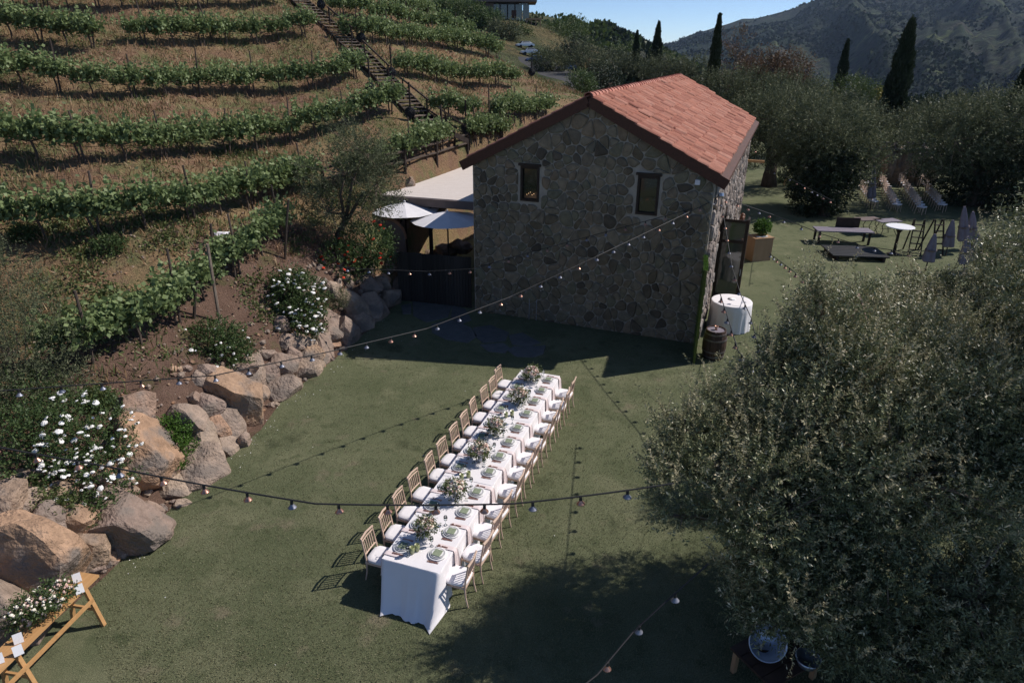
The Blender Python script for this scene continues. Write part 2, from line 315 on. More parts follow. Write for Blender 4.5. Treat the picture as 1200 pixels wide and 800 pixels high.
# ------------------------------------------------------------------ terrain heights
EDGE = np.array([(-8.6, 2), (-8.1, 6), (-7.31, 9.12), (-7.16, 9.78), (-7.01, 11.42), (-6.74, 12.16), (-6.3, 14.02), (-6.2, 15.4), (-5.75, 17.23), (-5.46, 18.1), (-5.15, 19.45), (-4.85, 20.4), (-4.65, 21.53), (-4.4, 22.6), (-3.9, 24), (-3.3, 28), (-1.6, 33), (2.5, 41), (8, 50), (14, 60), (20, 74), (24, 90)])
def edge_d(x, y):
    """signed distance to the foot of the rock wall, + uphill"""
    x = np.asarray(x, float); y = np.asarray(y, float); best = np.full(x.shape, 1e9); sg = np.ones(x.shape)
    for (ax, ay), (bx, by) in zip(EDGE[:-1], EDGE[1:]):
        dx, dy = bx-ax, by-ay; t = np.clip(((x-ax)*dx+(y-ay)*dy)/(dx*dx+dy*dy), 0, 1)
        d = np.hypot(x-ax-t*dx, y-ay-t*dy); cr = dx*(y-ay)-dy*(x-ax)
        m = d < best; best = np.where(m, d, best); sg = np.where(m, np.sign(cr), sg)
    return best*sg
def tps(C):
    C = np.array(C, float); n = len(C); X = C[:, :2]
    r = np.linalg.norm(X[:, None]-X[None], axis=2); K = np.where(r > 0, r*r*np.log(r+1e-9), 0)+np.eye(n)*1.5
    Pm = np.c_[np.ones(n), X]; A = np.block([[K, Pm], [Pm.T, np.zeros((3, 3))]])
    s = np.linalg.solve(A, np.r_[C[:, 2], 0, 0, 0])
    def f(x, y):
        x = np.asarray(x, float); y = np.asarray(y, float); o = s[n]+s[n+1]*x+s[n+2]*y
        for k in range(n):
            r2 = (x-X[k, 0])**2+(y-X[k, 1])**2; o = o+s[k]*.5*r2*np.log(r2+1e-12)
        return o
    return f
ctl = []
for px, lst in {0: [(600, 9), (400, 14), (300, 17.5), (180, 22), (110, 27), (60, 32), (0, 38)],
                150: [(500, 12), (410, 14), (275, 18.5), (190, 23), (120, 28), (57, 33), (10, 38)],
                300: [(420, 16), (300, 19.5), (245, 23), (175, 28), (115, 33), (50, 38), (0, 43)],
                450: [(200, 28), (150, 31), (105, 35.5), (62, 41), (25, 48)],
                600: [(150, 36), (130, 40), (103, 46), (80, 52)],
                530: [(165, 32), (105, 42), (62, 50), (38, 57)],
                660: [(118, 46), (104, 50)], 480: [(12, 57)], 700: [(124, 47)]}.items():
    for py, Y in lst: ctl.append(tuple(atY(px, py, Y)))
ctl += [(-.2, 62, 5.2), (-6, 70, 7), (6, 60, 3.6), (-14, 72, 13), (-24, 60, 17), (-45, 60, 24), (-45, 30, 17), (-30, 20, 11), (-18, 9, 4), (-12, 5, 2), (-9.5, 2, 1.2), (-5.6, 20.5, 1.5), (-7.2, 14.5, 1.2), (-6.9, 18, 1.3), (10, 56, 2.5), (12, 75, 1), (0, 78, 3), (-12, 85, 9)]
H2 = tps(ctl)
def hz(x, y):
    d = edge_d(x, y); t = np.clip(d/1.15, 0, 1); r = t*t*(3-2*t)
    h = H2(x, y); h = np.where(d < 3, np.maximum(h, .75), h)
    nz = (fbm(x*.5, y*.5, 4, 3)-.5)*.35*np.clip(d/3, 0, 1)+(fbm(x*2.2, y*2.2, 3, 8)-.45)*.14*np.clip(d/1.5, 0, 1)
    return np.where(d > 0, (h+nz)*r, -.05-.25*np.clip(-d*3, 0, 1))
def hit(px, py, tmax=90, t0=5):
    d = ray(px, py); t = np.linspace(t0, tmax, 1400); X = d[0]*t; Y = d[1]*t; Z = CH+d[2]*t
    g = np.maximum(hz(X, Y), 0); k = np.argmax(Z < g)
    if not (Z < g).any(): return None
    a, b = t[k-1], t[k]
    return Vector((d[0]*b, d[1]*b, float(g[k])))
def grid(name, xs, ys, zf, m, kind='structure', cull=None):
    X, Y = np.meshgrid(xs, ys); Z = zf(X, Y); nx, ny = len(xs), len(ys)
    V = np.stack([X, Y, Z], -1).reshape(-1, 3); i = np.arange(nx*ny).reshape(ny, nx)
    Q = np.stack([i[:-1, :-1], i[:-1, 1:], i[1:, 1:], i[1:, :-1]], -1).reshape(-1, 4)
    if cull is not None: Q = Q[cull(V[Q].mean(1))]
    me = bpy.data.meshes.new(name); me.vertices.add(len(V)); me.vertices.foreach_set('co', V.ravel())
    me.loops.add(Q.size); me.loops.foreach_set('vertex_index', Q.ravel().astype(np.int32)); me.polygons.add(len(Q))
    me.polygons.foreach_set('loop_start', np.arange(0, Q.size, 4, dtype=np.int32)); me.polygons.foreach_set('use_smooth', np.ones(len(Q), bool)); me.update(calc_edges=True)
    return link(name, me, m, kind=kind)
lawn = MB(); lawn.add([(-9, -6, 0), (70, -6, 0), (70, 70, 0), (-9, 70, 0)], [(0, 1, 2, 3)])
lawn.build('lawn', M_lawn, kind='structure')
hs = grid('hillside', np.arange(-46, 24.1, .3), np.arange(-2, 86.1, .3), hz, M_hill, cull=lambda c: edge_d(c[:, 0], c[:, 1]) > -.5)
hs.data.materials.append(M_soil)
_c = np.empty(len(hs.data.polygons)*3); hs.data.polygons.foreach_get('center', _c); _c = _c.reshape(-1, 3)
_mi = ((edge_d(_c[:, 0], _c[:, 1])+fbm(_c[:, 0]*.8, _c[:, 1]*.8, 3, 2)*2.6 < 4.6) & (_c[:, 1] < 23)).astype(np.int32); hs.data.polygons.foreach_set('material_index', _mi)
# valley, far knoll with the modern house, far ridge
fc = []
for px, py, Y in [(655, 92, 100), (700, 100, 95), (620, 80, 112), (640, 70, 130), (600, 58, 125), (590, 22, 150), (560, 22, 152), (625, 26, 158), (640, 45, 170), (560, 40, 135), (520, 30, 150), (690, 62, 180), (620, 33, 300), (700, 52, 300), (760, 64, 320), (560, 20, 260), (500, 10, 200), (450, 0, 200), (800, 78, 360), (800, 110, 120), (900, 120, 110), (1100, 130, 110), (1200, 130, 110)]:
    fc.append(tuple(atY(px, py, Y)))
fc += [(0, 72, 2), (20, 68, -.6), (40, 68, -.6), (80, 68, -.6), (-20, 80, 8), (-60, 80, 14), (120, 68, -2), (60, 250, -35), (140, 250, -40), (220, 250, -40), (0, 500, 0), (150, 500, -70), (330, 500, -80), (-120, 400, 30), (-120, 150, 20), (60, 650, -70), (300, 650, -90), (-100, 650, 10), (560, 650, -80), (450, 300, -30)]
VF = tps(fc)
def vz(x, y): return VF(x, y)+(fbm(x*.05, y*.05, 4, 4)-.5)*4*np.clip((y-90)/60, 0, 1)
grid('valley_ground', np.r_[np.arange(-150, 150, 3.), np.arange(150, 620, 12)], np.r_[np.arange(66, 200, 2.5), np.arange(200, 660, 8)], vz, M_far)
# mountain as polar grid
sil = [(-200, 45), (300, 45), (600, 54), (700, 56), (745, 55), (770, 53), (790, 50), (800, 45), (830, 35), (850, 29), (870, 22), (885, 22), (905, 17), (930, 10), (960, -1), (1000, -14), (1060, -32), (1130, -42), (1200, -38), (1350, -30), (1600, -10)]
az_s = []; el_s = []
for px, py in sil:
    d = ray(px, py); az_s.append(math.atan2(d[0], d[1])); el_s.append(d[2]/math.hypot(d[0], d[1]))
def mount(name, az0, az1, na, nr, r0, r1):
    A, T = np.meshgrid(np.linspace(az0, az1, na), np.linspace(0, 1, nr)); Rr = r0+(r1-r0)*T
    crest = CH+np.interp(A, az_s, el_s)*(r0+(r1-r0)*.86)
    base = -75.
    prof = np.clip(T/.86, 0, 1); s_ = prof**1.25
    Xn, Yn = np.sin(A)*Rr, np.cos(A)*Rr
    rid = 1-np.abs(2*fbm(A*9+T*1.1, T*1.6, 5, 21)-1)*1.0
    rid2 = 1-np.abs(2*fbm(A*22+T*4.2, T*9.5+A*3, 5, 33)-1)
    rid3 = fbm(A*70, T*40, 4, 41)
    Z = base+(crest-base)*s_+((rid-.75)*130+(rid2-.75)*34+(rid3-.5)*22)*np.sin(np.clip(prof, 0, 1)*math.pi)**.6*np.clip((crest-base)/220, .1, 1)
    Z = np.where(T > .86, crest-(T-.86)*900, Z)
    V = np.stack([Xn, Yn, Z], -1).reshape(-1, 3); i = np.arange(na*nr).reshape(nr, na)
    Q = np.stack([i[:-1, :-1], i[:-1, 1:], i[1:, 1:], i[1:, :-1]], -1).reshape(-1, 4)
    me = bpy.data.meshes.new(name); me.vertices.add(len(V)); me.vertices.foreach_set('co', V.ravel()); me.loops.add(Q.size)
    me.loops.foreach_set('vertex_index', Q.ravel().astype(np.int32)); me.polygons.add(len(Q)); me.polygons.foreach_set('loop_start', np.arange(0, Q.size, 4, dtype=np.int32))
    me.polygons.foreach_set('use_smooth', np.ones(len(Q), bool)); me.update(calc_edges=True)
    return link(name, me, M_mount, kind='structure')
mo = mount('mountain', -.75, .95, 620, 200, 560, 3000)
_v = np.empty(len(mo.data.vertices)*3); mo.data.vertices.foreach_get('co', _v); _v = _v.reshape(200, 620, 3)
_n = 150000; _r = rng.random(_n)**1.3*165+4; _a = rng.random(_n)*420+190; _i = _r.astype(int); _j = _a.astype(int); _f = (_r-_i)[:, None]; _g = (_a-_j)[:, None]
_p = (_v[_i, _j]*(1-_g)+_v[_i, _j+1]*_g)*(1-_f)+(_v[_i+1, _j]*(1-_g)+_v[_i+1, _j+1]*_g)*_f; _k = fbm(_p[:, 0]*.006, _p[:, 1]*.006, 4, 88) > .42; _p = _p[_k]
_s = (3.2+_p[:, 1]*.0022)*(.5+rng.random(len(_p)))
g = link('mountain_scrub', leaf_mesh('mountain_scrub', _p-[0, 0, 1], rng.normal(size=(len(_p), 3))*.8+[0, 0, .6], _s*.85, _s*.8, rng.random(len(_p))), leafmat('mountain scrub leaves', (.010, .020, .009), (.028, .042, .018), (.06, .07, .035), trans=0, rough=1, spec=0), kind='stuff'); tag(g, 'dark scrub speckling the slopes of the big mountain', 'scrub')
hb = MB().box((600, 1560, 150), (6400, 3200, 500)); hzb = hb.build('haze', None, kind='stuff')
mh = bpy.data.materials.new('haze air'); mh.use_nodes = True; n_ = mh.node_tree.nodes; n_.remove(n_['Principled BSDF'])
pv = n_.new('ShaderNodeVolumePrincipled'); pv.inputs['Color'].default_value = (.50, .66, .92, 1); pv.inputs['Density'].default_value = .000058; pv.inputs['Anisotropy'].default_value = .2
mh.node_tree.links.new(pv.outputs[0], n_['Material Output'].inputs['Volume']); hzb.data.materials.append(mh)

# ------------------------------------------------------------------ stone house
HC = Vector((5.829, 19.33, 0)); HY = 1.198; HWd, HLn, HE, HR = 7.68, 17.55, 5.2, 7.145
ha = Vector((math.cos(HY), math.sin(HY), 0)); hb_ = Vector((-math.sin(HY), math.cos(HY), 0))
house = thing('stone_house', 'two-storey fieldstone house with terracotta tiled gable roof beside the lawn', 'house', HC, HY)
# local frame: x along the length (away), y to the left along the gable, z up
def gable_top(y): return HE+(HR-HE)*(1-abs(y-HWd/2)/(HWd/2))
def toloc(p): q = p-HC; return q.dot(ha), q.dot(hb_), p.z
def ongable(px, py):
    d = Vector(ray(px, py)); o = Vector((0, 0, CH)); t = (HC-o).dot(ha)/d.dot(ha); return toloc(o+d*t)
wins = []
for (x0, y0, x1, y1) in ((610, 195, 632, 236), (746, 206, 772, 252)):
    p = [ongable(x0, (y0+y1)/2), ongable(x1, (y0+y1)/2), ongable((x0+x1)/2, y0), ongable((x0+x1)/2, y1)]
    wins.append((min(p[0][1], p[1][1]), max(p[0][1], p[1][1]), p[3][2], p[2][2]))
wins.sort()
def gwall(x0, x1):
    b = MB(); cuts = sorted({0, HWd, HWd/2, *[w_[0] for w_ in wins], *[w_[1] for w_ in wins]})
    for y0, y1 in zip(cuts[:-1], cuts[1:]):
        segs = [(0, None)]
        for w_ in wins:
            if w_[0] <= (y0+y1)/2 <= w_[1]: segs = [(0, w_[2]), (w_[3], None)]
        for z0, z1 in segs:
            za, zb = (gable_top(y0), gable_top(y1)) if z1 is None else (z1, z1)
            b.add([(x0, y0, z0), (x1, y0, z0), (x1, y1, z0), (x0, y1, z0), (x0, y0, za), (x1, y0, za), (x1, y1, zb), (x0, y1, zb)],
                  [(3, 2, 1, 0), (4, 5, 6, 7), (0, 1, 5, 4), (1, 2, 6, 5), (2, 3, 7, 6), (3, 0, 4, 7)])
    return b
b = gwall(0, .35); gable = b.build('gable_wall', M_mortar, house)
b = MB(); b.add([(HLn, 0, 0), (HLn, HWd, 0), (HLn, HWd, HE), (HLn, HWd/2, HR), (HLn, 0, HE)], [(0, 1, 2, 3, 4)]); b.add([(HLn-.3, 0, 0), (HLn-.3, HWd, 0), (HLn-.3, HWd, HE), (HLn-.3, HWd/2, HR), (HLn-.3, 0, HE)], [(4, 3, 2, 1, 0)])
b.build('back_wall', M_mortar, house)
D0, D1, DH = 3.4, 6.2, 3.1      # doorway in the sunny side wall
b = MB(); b.box(((.352+D0)/2, .15, HE/2), (D0-.352, .3, HE)); b.box(((D0+D1)/2, .15, (DH+HE)/2), (D1-D0, .3, HE-DH)); b.box(((D1+HLn-.3)/2, .15, HE/2), (HLn-.3-D1, .3, HE))
side = b.build('side_wall', M_mortar, house)
MB().box(((.352+HLn-.3)/2, HWd-.15, HE/2), (HLn-.652, .3, HE)).build('garden_wall', M_mortar, house)
MB().box(((.352+HLn-.3)/2, HWd/2, 2.9), (HLn-.66, HWd-.61, .15)).build('upper_floor', M_darkwd, house)
# voronoi stones
def voronoi(w_, h, cell, seed, asp=1.):
    r = np.random.default_rng(seed); pts = []
    ny = int(h/cell)+2; nx = int(w_/(cell*asp))+2
    for j in range(-1, ny+1):
        for i in range(-1, nx+1):
            if r.random() < .17: continue
            pts.append(((i+.5*(j % 2)+r.uniform(-.46, .46))*cell*asp, (j+r.uniform(-.46, .46))*cell))
    pts = np.array(pts); cells = []
    for k, p in enumerate(pts):
        poly = [(p[0]-cell*2, p[1]-cell*2), (p[0]+cell*2, p[1]-cell*2), (p[0]+cell*2, p[1]+cell*2), (p[0]-cell*2, p[1]+cell*2)]
        dd = np.hypot(*(pts-p).T)
        for q in pts[np.argsort(dd)[1:16]]:
            m = (p+q)/2; n = q-p; out = []
            for a, c in zip(poly, poly[1:]+poly[:1]):
                da = (a[0]-m[0])*n[0]+(a[1]-m[1])*n[1]; dc = (c[0]-m[0])*n[0]+(c[1]-m[1])*n[1]
                if da <= 0: out.append(a)
                if da*dc < 0: t = da/(da-dc); out.append((a[0]+(c[0]-a[0])*t, a[1]+(c[1]-a[1])*t))
            poly = out
            if len(poly) < 3: break
        if len(poly) >= 3: cells.append((p, poly))
    return cells
def stone_mb(b, p, poly, frame, depth, gap, r, val):
    """chamfered stone: polygon shrunk by gap; outline raised"""
    c = np.mean(poly, axis=0); ring = []
    for a in poly:
        d = np.array(a)-c; l = np.hypot(*d)
        if l < gap*1.6: continue
        ring.append(c+d*(l-gap*1.15)/l)
    # round corners: replace each vertex by two
    n = len(ring)
    if n < 3: return False
    rr = []
    for i in range(n):
        a, q, e = ring[i-1], ring[i], ring[(i+1) % n]; rr.append(q+(a-q)*.22); rr.append(q+(e-q)*.22)
    n = len(rr); d1 = depth*r.uniform(.55, 1.1); V = []
    for q in rr: V.append(frame(q[0], q[1], -.01))
    for q in rr: V.append(frame(q[0], q[1], d1*.55))
    for q in rr:
        s_ = c+(q-c)*r.uniform(.72, .84); V.append(frame(s_[0], s_[1], d1*r.uniform(.85, 1.1)))
    Fs = [(i, (i+1) % n, n+(i+1) % n, n+i) for i in range(n)]+[(n+i, n+(i+1) % n, 2*n+(i+1) % n, 2*n+i) for i in range(n)]+[tuple(2*n+i for i in range(n))]
    b.add(V, Fs, val); return True
def clip_poly(poly, fn):                    # keep fn(p) >= 0, fn linear
    out = []
    for a, c in zip(poly, poly[1:]+poly[:1]):
        fa, fc_ = fn(a), fn(c)
        if fa >= 0: out.append(a)
        if fa*fc_ < 0: t = fa/(fa-fc_); out.append((a[0]+(c[0]-a[0])*t, a[1]+(c[1]-a[1])*t))
    return out
r_ = random.Random(3); stones = []; sl_ = (HR-HE)/(HWd/2)
frg = lambda u, v, d: (-d, u, v)
for p, poly in voronoi(HWd, HR, .29, 5):
    if not (-.2 < p[0] < HWd+.2 and -.2 < p[1] < HR+.2): continue
    inwin = False
    for w_ in wins:
        if w_[0]-.03 < p[0] < w_[1]+.03 and w_[2]-.03 < p[1] < w_[3]+.03: inwin = True
    if inwin: continue
    for f in (lambda q: q[0]-.02, lambda q: HWd-.02-q[0], lambda q: q[1], lambda q: HE-.06+sl_*q[0]-q[1], lambda q: HE-.06+sl_*(HWd-q[0])-q[1]):
        poly = clip_poly(poly, f)
        if len(poly) < 3: break
    if len(poly) < 3: continue
    for w_ in wins:                         # clip against the window on the side where the seed lies
        x0, x1, z0, z1 = w_[0]-.08, w_[1]+.08, w_[2]-.08, w_[3]+.10
        dl = [x0-p[0], p[0]-x1, z0-p[1], p[1]-z1]; k = int(np.argmax(dl))
        poly = clip_poly(poly, [lambda q: x0-q[0], lambda q: q[0]-x1, lambda q: z0-q[1], lambda q: q[1]-z1][k]) if max(dl) < .6 else poly
        if len(poly) < 3: break
    if len(poly) < 3: continue
    A_ = abs(sum(a[0]*c[1]-a[1]*c[0] for a, c in zip(poly, poly[1:]+poly[:1])))/2
    if A_ < .008: continue
    stones.append((A_, p, poly))
stones.sort(key=lambda s: -s[0]); rest = MB()
for k, (A_, p, poly) in enumerate(stones):
    b = MB() if k < 300 else rest
    v_ = r_.random()
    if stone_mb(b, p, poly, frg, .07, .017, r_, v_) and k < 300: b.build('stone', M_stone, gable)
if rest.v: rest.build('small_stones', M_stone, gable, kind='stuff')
b = MB(); frs = lambda u, v, d: (u, -d, v)
for p, poly in voronoi(HLn, HE, .34, 9):
    if not (0 < p[0] < HLn and 0 < p[1] < HE): continue
    if D0-.25 < p[0] < D1+.25 and p[1] < DH+.2: continue
    for f in (lambda q: q[0]-.0, lambda q: HLn-.01-q[0], lambda q: q[1], lambda q: HE-.02-q[1]): poly = clip_poly(poly, f)
    if len(poly) < 3: continue
    stone_mb(b, p, [(q[0], q[1]) for q in poly], frs, .11, .012, r_, r_.random())
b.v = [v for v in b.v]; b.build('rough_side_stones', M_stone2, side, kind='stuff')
# gable windows
for k, (y0, y1, z0, z1) in enumerate(wins):
    b = MB(); t = .075
    b.box((.05, (y0+y1)/2, z0+t/2), (.16, y1-y0-.004, t)); b.box((.05, (y0+y1)/2, z1-t/2), (.16, y1-y0-.004, t))
    b.box((.05, y0+t/2+.002, (z0+z1)/2), (.16, t, z1-z0-2*t)); b.box((.05, y1-t/2-.002, (z0+z1)/2), (.16, t, z1-z0-2*t))
    wf = b.build('window', M_dkframe, house)
    MB().box((.07, (y0+y1)/2, (z0+z1)/2), (.02, y1-y0-2*t, z1-z0-2*t)).build('pane', M_pane, wf)
    MB().box((-.06, (y0+y1)/2, z1+.05), (.1, y1-y0+.1, .07)).build('lintel', M_dkframe, wf)
    if k == 1:
        b = MB()
        for q in range(5): b.blob((.056, y1-.2-.06*q, z0+.2+.04*(q % 3)), .012, 1, 0)
        ml, N_, L_, bb = nodes('warm lamp seen through window'); bb.inputs['Emission Color'].default_value = (1, .6, .25, 1); bb.inputs['Emission Strength'].default_value = 1.2
        b.build('window_light', ml, wf)
# roof: deck, rake boards, tiles
ov = .34; gh = .02; slope_len = math.hypot(HWd/2+ov, sl_*(HWd/2+ov)); ang = math.atan(sl_)
for nm, sg in (('right', -1), ('left', 1)):
    yE = HWd/2+sg*(HWd/2+ov); zE = HE-sl_*ov
    b = MB(); n0 = .015
    b.add([(-.12, HWd/2, HR+n0), (HLn+.1, HWd/2, HR+n0), (HLn+.1, yE, zE+n0), (-.12, yE, zE+n0), (-.12, HWd/2, HR+.13), (HLn+.1, HWd/2, HR+.13), (HLn+.1, yE, zE+.13), (-.12, yE, zE+.13)],
          [(0, 1, 2, 3), (7, 6, 5, 4), (0, 3, 7, 4), (1, 5, 6, 2), (2, 6, 7, 3), (0, 4, 5, 1)])
    b.build('roof_deck', M_rake, house)
    b = MB(); b.beam((-.16, HWd/2+sg*.01, HR+.02), (-.16, yE, zE+.02), .06, .30); b.build('rake_board', M_rake, house)
tw_, ex = .30, .40; ncol = int((HLn+.3)/tw_); nrow = int(slope_len/ex)+1
def tile_mb(b, x, s_, sg, lift, twist, val, w_=tw_, L_=.47):
    """double-roll clay tile lying on the slope, s_ metres down from the ridge"""
    pr = []
    for k in range(9): u = k/8; pr.append((u*w_, .03+.05*abs(math.sin(u*2*math.pi))))
    V = []
    for e in (0, 1):
        for u, h in pr:
            X = x+u+twist*(e-.5); S = s_+e*L_; hh = h+lift+(.035 if e else .0)
            y = HWd/2+sg*(S*math.cos(ang)-hh*0*math.sin(ang)); z = HR+.13-S*math.sin(ang)+hh
            V.append((X, y, z))
    n = len(pr); V += [(v[0], v[1], v[2]-.03) for v in V[n:2*n]]
    Fs = [(i, i+1, n+i+1, n+i) for i in range(n-1)]+[(n+i, n+i+1, 2*n+i+1, 2*n+i) for i in range(n-1)]
    if sg < 0: Fs = [f[::-1] for f in Fs]
    b.add(V, Fs, val)
tl = []
for i in range(ncol+1):
    for j in range(nrow):
        x = -.2+i*tw_; s0 = j*ex+r_.uniform(-.03, .03)
        if s0+.45 > slope_len+.12: continue
        tl.append((x, s0, r_.uniform(0, .03)+(.04 if r_.random() < .14 else 0), r_.uniform(-.018, .018), r_.random()))
tl.sort(key=lambda t: t[0]); restr = MB()
for k, (x, s0, lf, tw, v_) in enumerate(tl):
    b = MB() if k < 300 else restr
    tile_mb(b, x, s0, -1, lf, tw, v_)
    if k < 300: b.build('roof_tile', M_tile, house)
restr.build('far_roof_tiles', M_tile, house, kind='stuff')
b = MB()
for i in range(ncol+1):
    for j in range(nrow-1): tile_mb(b, -.2+i*tw_, j*ex, 1, r_.uniform(0, .02), 0, r_.random())
b.build('rear_slope_tiles', M_tile, house, kind='stuff')
for i in range(int(HLn/.4)+1):
    b = MB(); V = []; n = 8; x = -.22+i*.4
    for e, (rr, dz) in enumerate(((.15, .0), (.125, -.015))):
        for k in range(n+1): a = math.pi*k/n; V.append((x+e*.46, HWd/2+math.cos(a)*rr, HR+.16+math.sin(a)*rr*.8+dz+r_.uniform(-.004, .004)))
    V += [(V[k][0], HWd/2+(V[k][1]-HWd/2)*.8, HR+.16+(V[k][2]-HR-.16)*.8) for k in range(n+1)]
    m_ = n+1; b.add(V, [(k, k+1, m_+k+1, m_+k) for k in range(n)]+[(k+1, k, 2*m_+k, 2*m_+k+1) for k in range(n)], r_.random()); b.build('ridge_tile', M_ridge, house)
# small fittings
b = MB(); q = ongable(818, 213); b.box((-.09, q[1], q[2]), (.1, .14, .14)); b.build('camera_box', M_white, house)
b = MB(); b.lathe((.35, -.16, 4.65), [(.0, .1), (.08, .08), (.1, 0), (.06, -.05), (0, -.06)], 12); b.build('wall_lamp', M_silver, house)
for u in (0, .12): MB().tube([(-.07, ongable(621+u*38, 360)[1]-u, 0), (-.07, ongable(621+u*38, 360)[1]-u, .75)], .014, 6).build('pipe', M_silver, house)
# far end outbuilding bracket
b = MB(); b.beam((HLn-.5, 0, 3.3), (HLn-.5, -.9, 3.3), .12); b.build('beam_end', M_bench, house)
# doorway and the open glazed door
b = MB(); b.box(((D0+D1)/2, .02, DH-.06), (D1-D0-.01, .16, .12)); b.box((D0+.065, .02, DH/2-.06), (.12, .16, DH-.125)); b.box((D1-.065, .02, DH/2-.06), (.12, .16, DH-.125))
b.build('door_frame', M_dkframe, house)
def glazed_door(x, wd, name='door'):
    b = MB(); z1 = 3.02; t = .07
    for yy in (-.06, -wd): b.box((x, yy-.05*0, z1/2+.02), (t, .11, z1))
    for zz in (.14, 2.22, z1-.05): b.box((x, -(wd+.06)/2, zz), (t-.01, wd-.175, .15 if zz < 1 else .1))
    d_ = b.build(name, M_dkframe, house)
    for z0_, z1_ in ((.22, 2.165), (2.275, z1-.105)): MB().box((x, -(wd+.06)/2, (z0_+z1_)/2), (.015, wd-.175, z1_-z0_)).build('door_pane', M_doorglass, d_)
    MB().tube([(x-.08, -wd, 1.0), (x-.08, -wd, 1.25)], .014, 6).build('handle', M_silver, d_)
    return d_
glazed_door(4.6, .9); MB().box((4.9, -.93, 1.53), (.45, .07, 3.02)).build('door_leaf_edge', M_dkframe, house)
# ivy-topped screen at the house corner
scr = thing('turf_screen', 'thin upright screen faced with turf standing at the near corner of the stone house', 'screen', (0, 0, 0))
g0, g1 = Vector((5.43, 17.85, 0)), Vector((5.83, 19.40, 0)); nn = (g1-g0).normalized(); side_ = Vector((nn.y, -nn.x, 0))
b = MB(); c = (g0+g1)/2; b.beam(g0+Vector((0, 0, 1.45)), g1+Vector((0, 0, 1.45)), .07, 2.9); b.build('panel', M_moss, scr)
P = np.array([tuple(g0+(g1-g0)*random.random()+side_*random.uniform(-.06, .06)+Vector((0, 0, random.choice([random.uniform(0, 2.93), 2.9])))) for _ in range(2600)])
link('turf_blades', leaf_mesh('turf_blades', P, rng.normal(size=(2600, 3))*.4+[0, 0, .6], .05, .014, rng.random(2600)), L_lime, scr, kind='stuff')

# ------------------------------------------------------------------ long dining table with cloths
T0 = Vector((-1.157, 8.354, 0)); TY = 1.2448; ta = Vector((math.cos(TY), math.sin(TY), 0)); tb = Vector((-math.sin(TY), math.cos(TY), 0)); TW, TL, TZ = 1.054, 7.51, .76
def T(u, v, z=TZ): return T0+ta*u+tb*v+Vector((0, 0, z))
names = ['near', 'middle', 'far']
def cloth(u0, u1, z, openend, endflare, lab, back):
    """draped cloth: top + skirts with folds reaching the lawn"""
    b = MB(); per = []; n = 26
    def seg(a, c, m): return [(a[0]+(c[0]-a[0])*k/m, a[1]+(c[1]-a[1])*k/m) for k in range(m)]
    C = [(u0, 0), (u1, 0), (u1, TW), (u0, TW)]
    per = seg(C[0], C[1], 44)+seg(C[1], C[2], 18)+seg(C[2], C[3], 44)+seg(C[3], C[0], 18); m = len(per)
    nr = {0: (0, -1), 1: (1, 0), 2: (0, 1), 3: (-1, 0)}
    def nrm(k):
        s_ = 0 if k < 44 else 1 if k < 62 else 2 if k < 106 else 3; a = nr[s_]
        if k == 0: return (-1, -.10), 3
        if k >= 106: return (-1, -.10-.26*(1-(k-106)/18)), 3
        if k in (44, 62): p_ = nr[(s_-1) % 4]; return ((a[0]+p_[0])*.75, (a[1]+p_[1])*.75), s_
        return a, s_
    rings = []; zs = [(0, 0), (.012, -.012), (.02, -.05), (.03, -.15), (.045, -.3), (.06, -.45), (.075, -.6), (.09, -.7), (.1, -z+.012)]
    o = len(b.v); V = []
    for q, (off, dz) in enumerate(zs):
        for k, (u, v) in enumerate(per):
            (nx, ny), s_ = nrm(k); f = (-dz)/z
            nearside = s_ == 3; fl = (endflare if nearside else .035+.0*s_)
            cor = min(abs(k-c_) for c_ in (0, 44, 62, 106, m))
            fold = (math.sin(k*1.35+u0*7)*.028*f+math.sin(k*.57+2*u0)*.03*f) if not nearside else .02*f*math.sin((k-100)*.5)+.022*f*math.sin(k*2.1)*(k > 115 or k == 0)-.03*f*(k in (112, 113))+.07*f*(k in (122, 123, 0))
            if cor < 4: fold += .07*f*(1-cor/4)
            if openend == 's' and s_ in (1,): fl = .0; fold = 0
            d = .008*(q > 0)+fl*f**1.1+fold
            zz = z+dz
            if nearside and q >= 7: d += .03*(q-6)*(1+.3*math.sin(k*.5)); zz = max(zz, .012)
            V.append(T(u+nx*d, v+ny*d, zz+((.006+.006*math.sin(k*1.9)) if q == len(zs)-1 else 0)))
    b.add(V, [(q*m+k, q*m+(k+1) % m, (q+1)*m+(k+1) % m, (q+1)*m+k)[::-1] for q in range(len(zs)-1) for k in range(m)])
    # top as grid of its own
    gu, gv = 30, 10; W_ = []
    for i in range(gu+1):
        for j in range(gv+1):
            u = u0+(u1-u0)*i/gu; v = TW*j/gv; e = 0 if i in (0, gu) or j in (0, gv) else .003*math.sin(u*9+v*4)+.002*math.sin(v*17)
            W_.append(T(u, v, z+e))
    b.add(W_, [(i*(gv+1)+j, (i+1)*(gv+1)+j, (i+1)*(gv+1)+j+1, i*(gv+1)+j+1) for i in range(gu) for j in range(gv)])
    o = b.build('tablecloth', M_cloth, smooth=True); o.data.materials[0] = M_cloth
    return tag(o, lab, 'tablecloth')
cloth(0, 2.52, TZ, '', .36, 'white linen cloth over the near end of the long table, pooling on the lawn', 0)
cloth(2.50, 5.03, TZ+.006, 's', .02, 'white linen cloth over the middle stretch of the long dining table', 0)
cloth(5.01, TL, TZ+.011, 's', .02, 'white linen cloth over the far end of the long table next to the house shadow', 0)
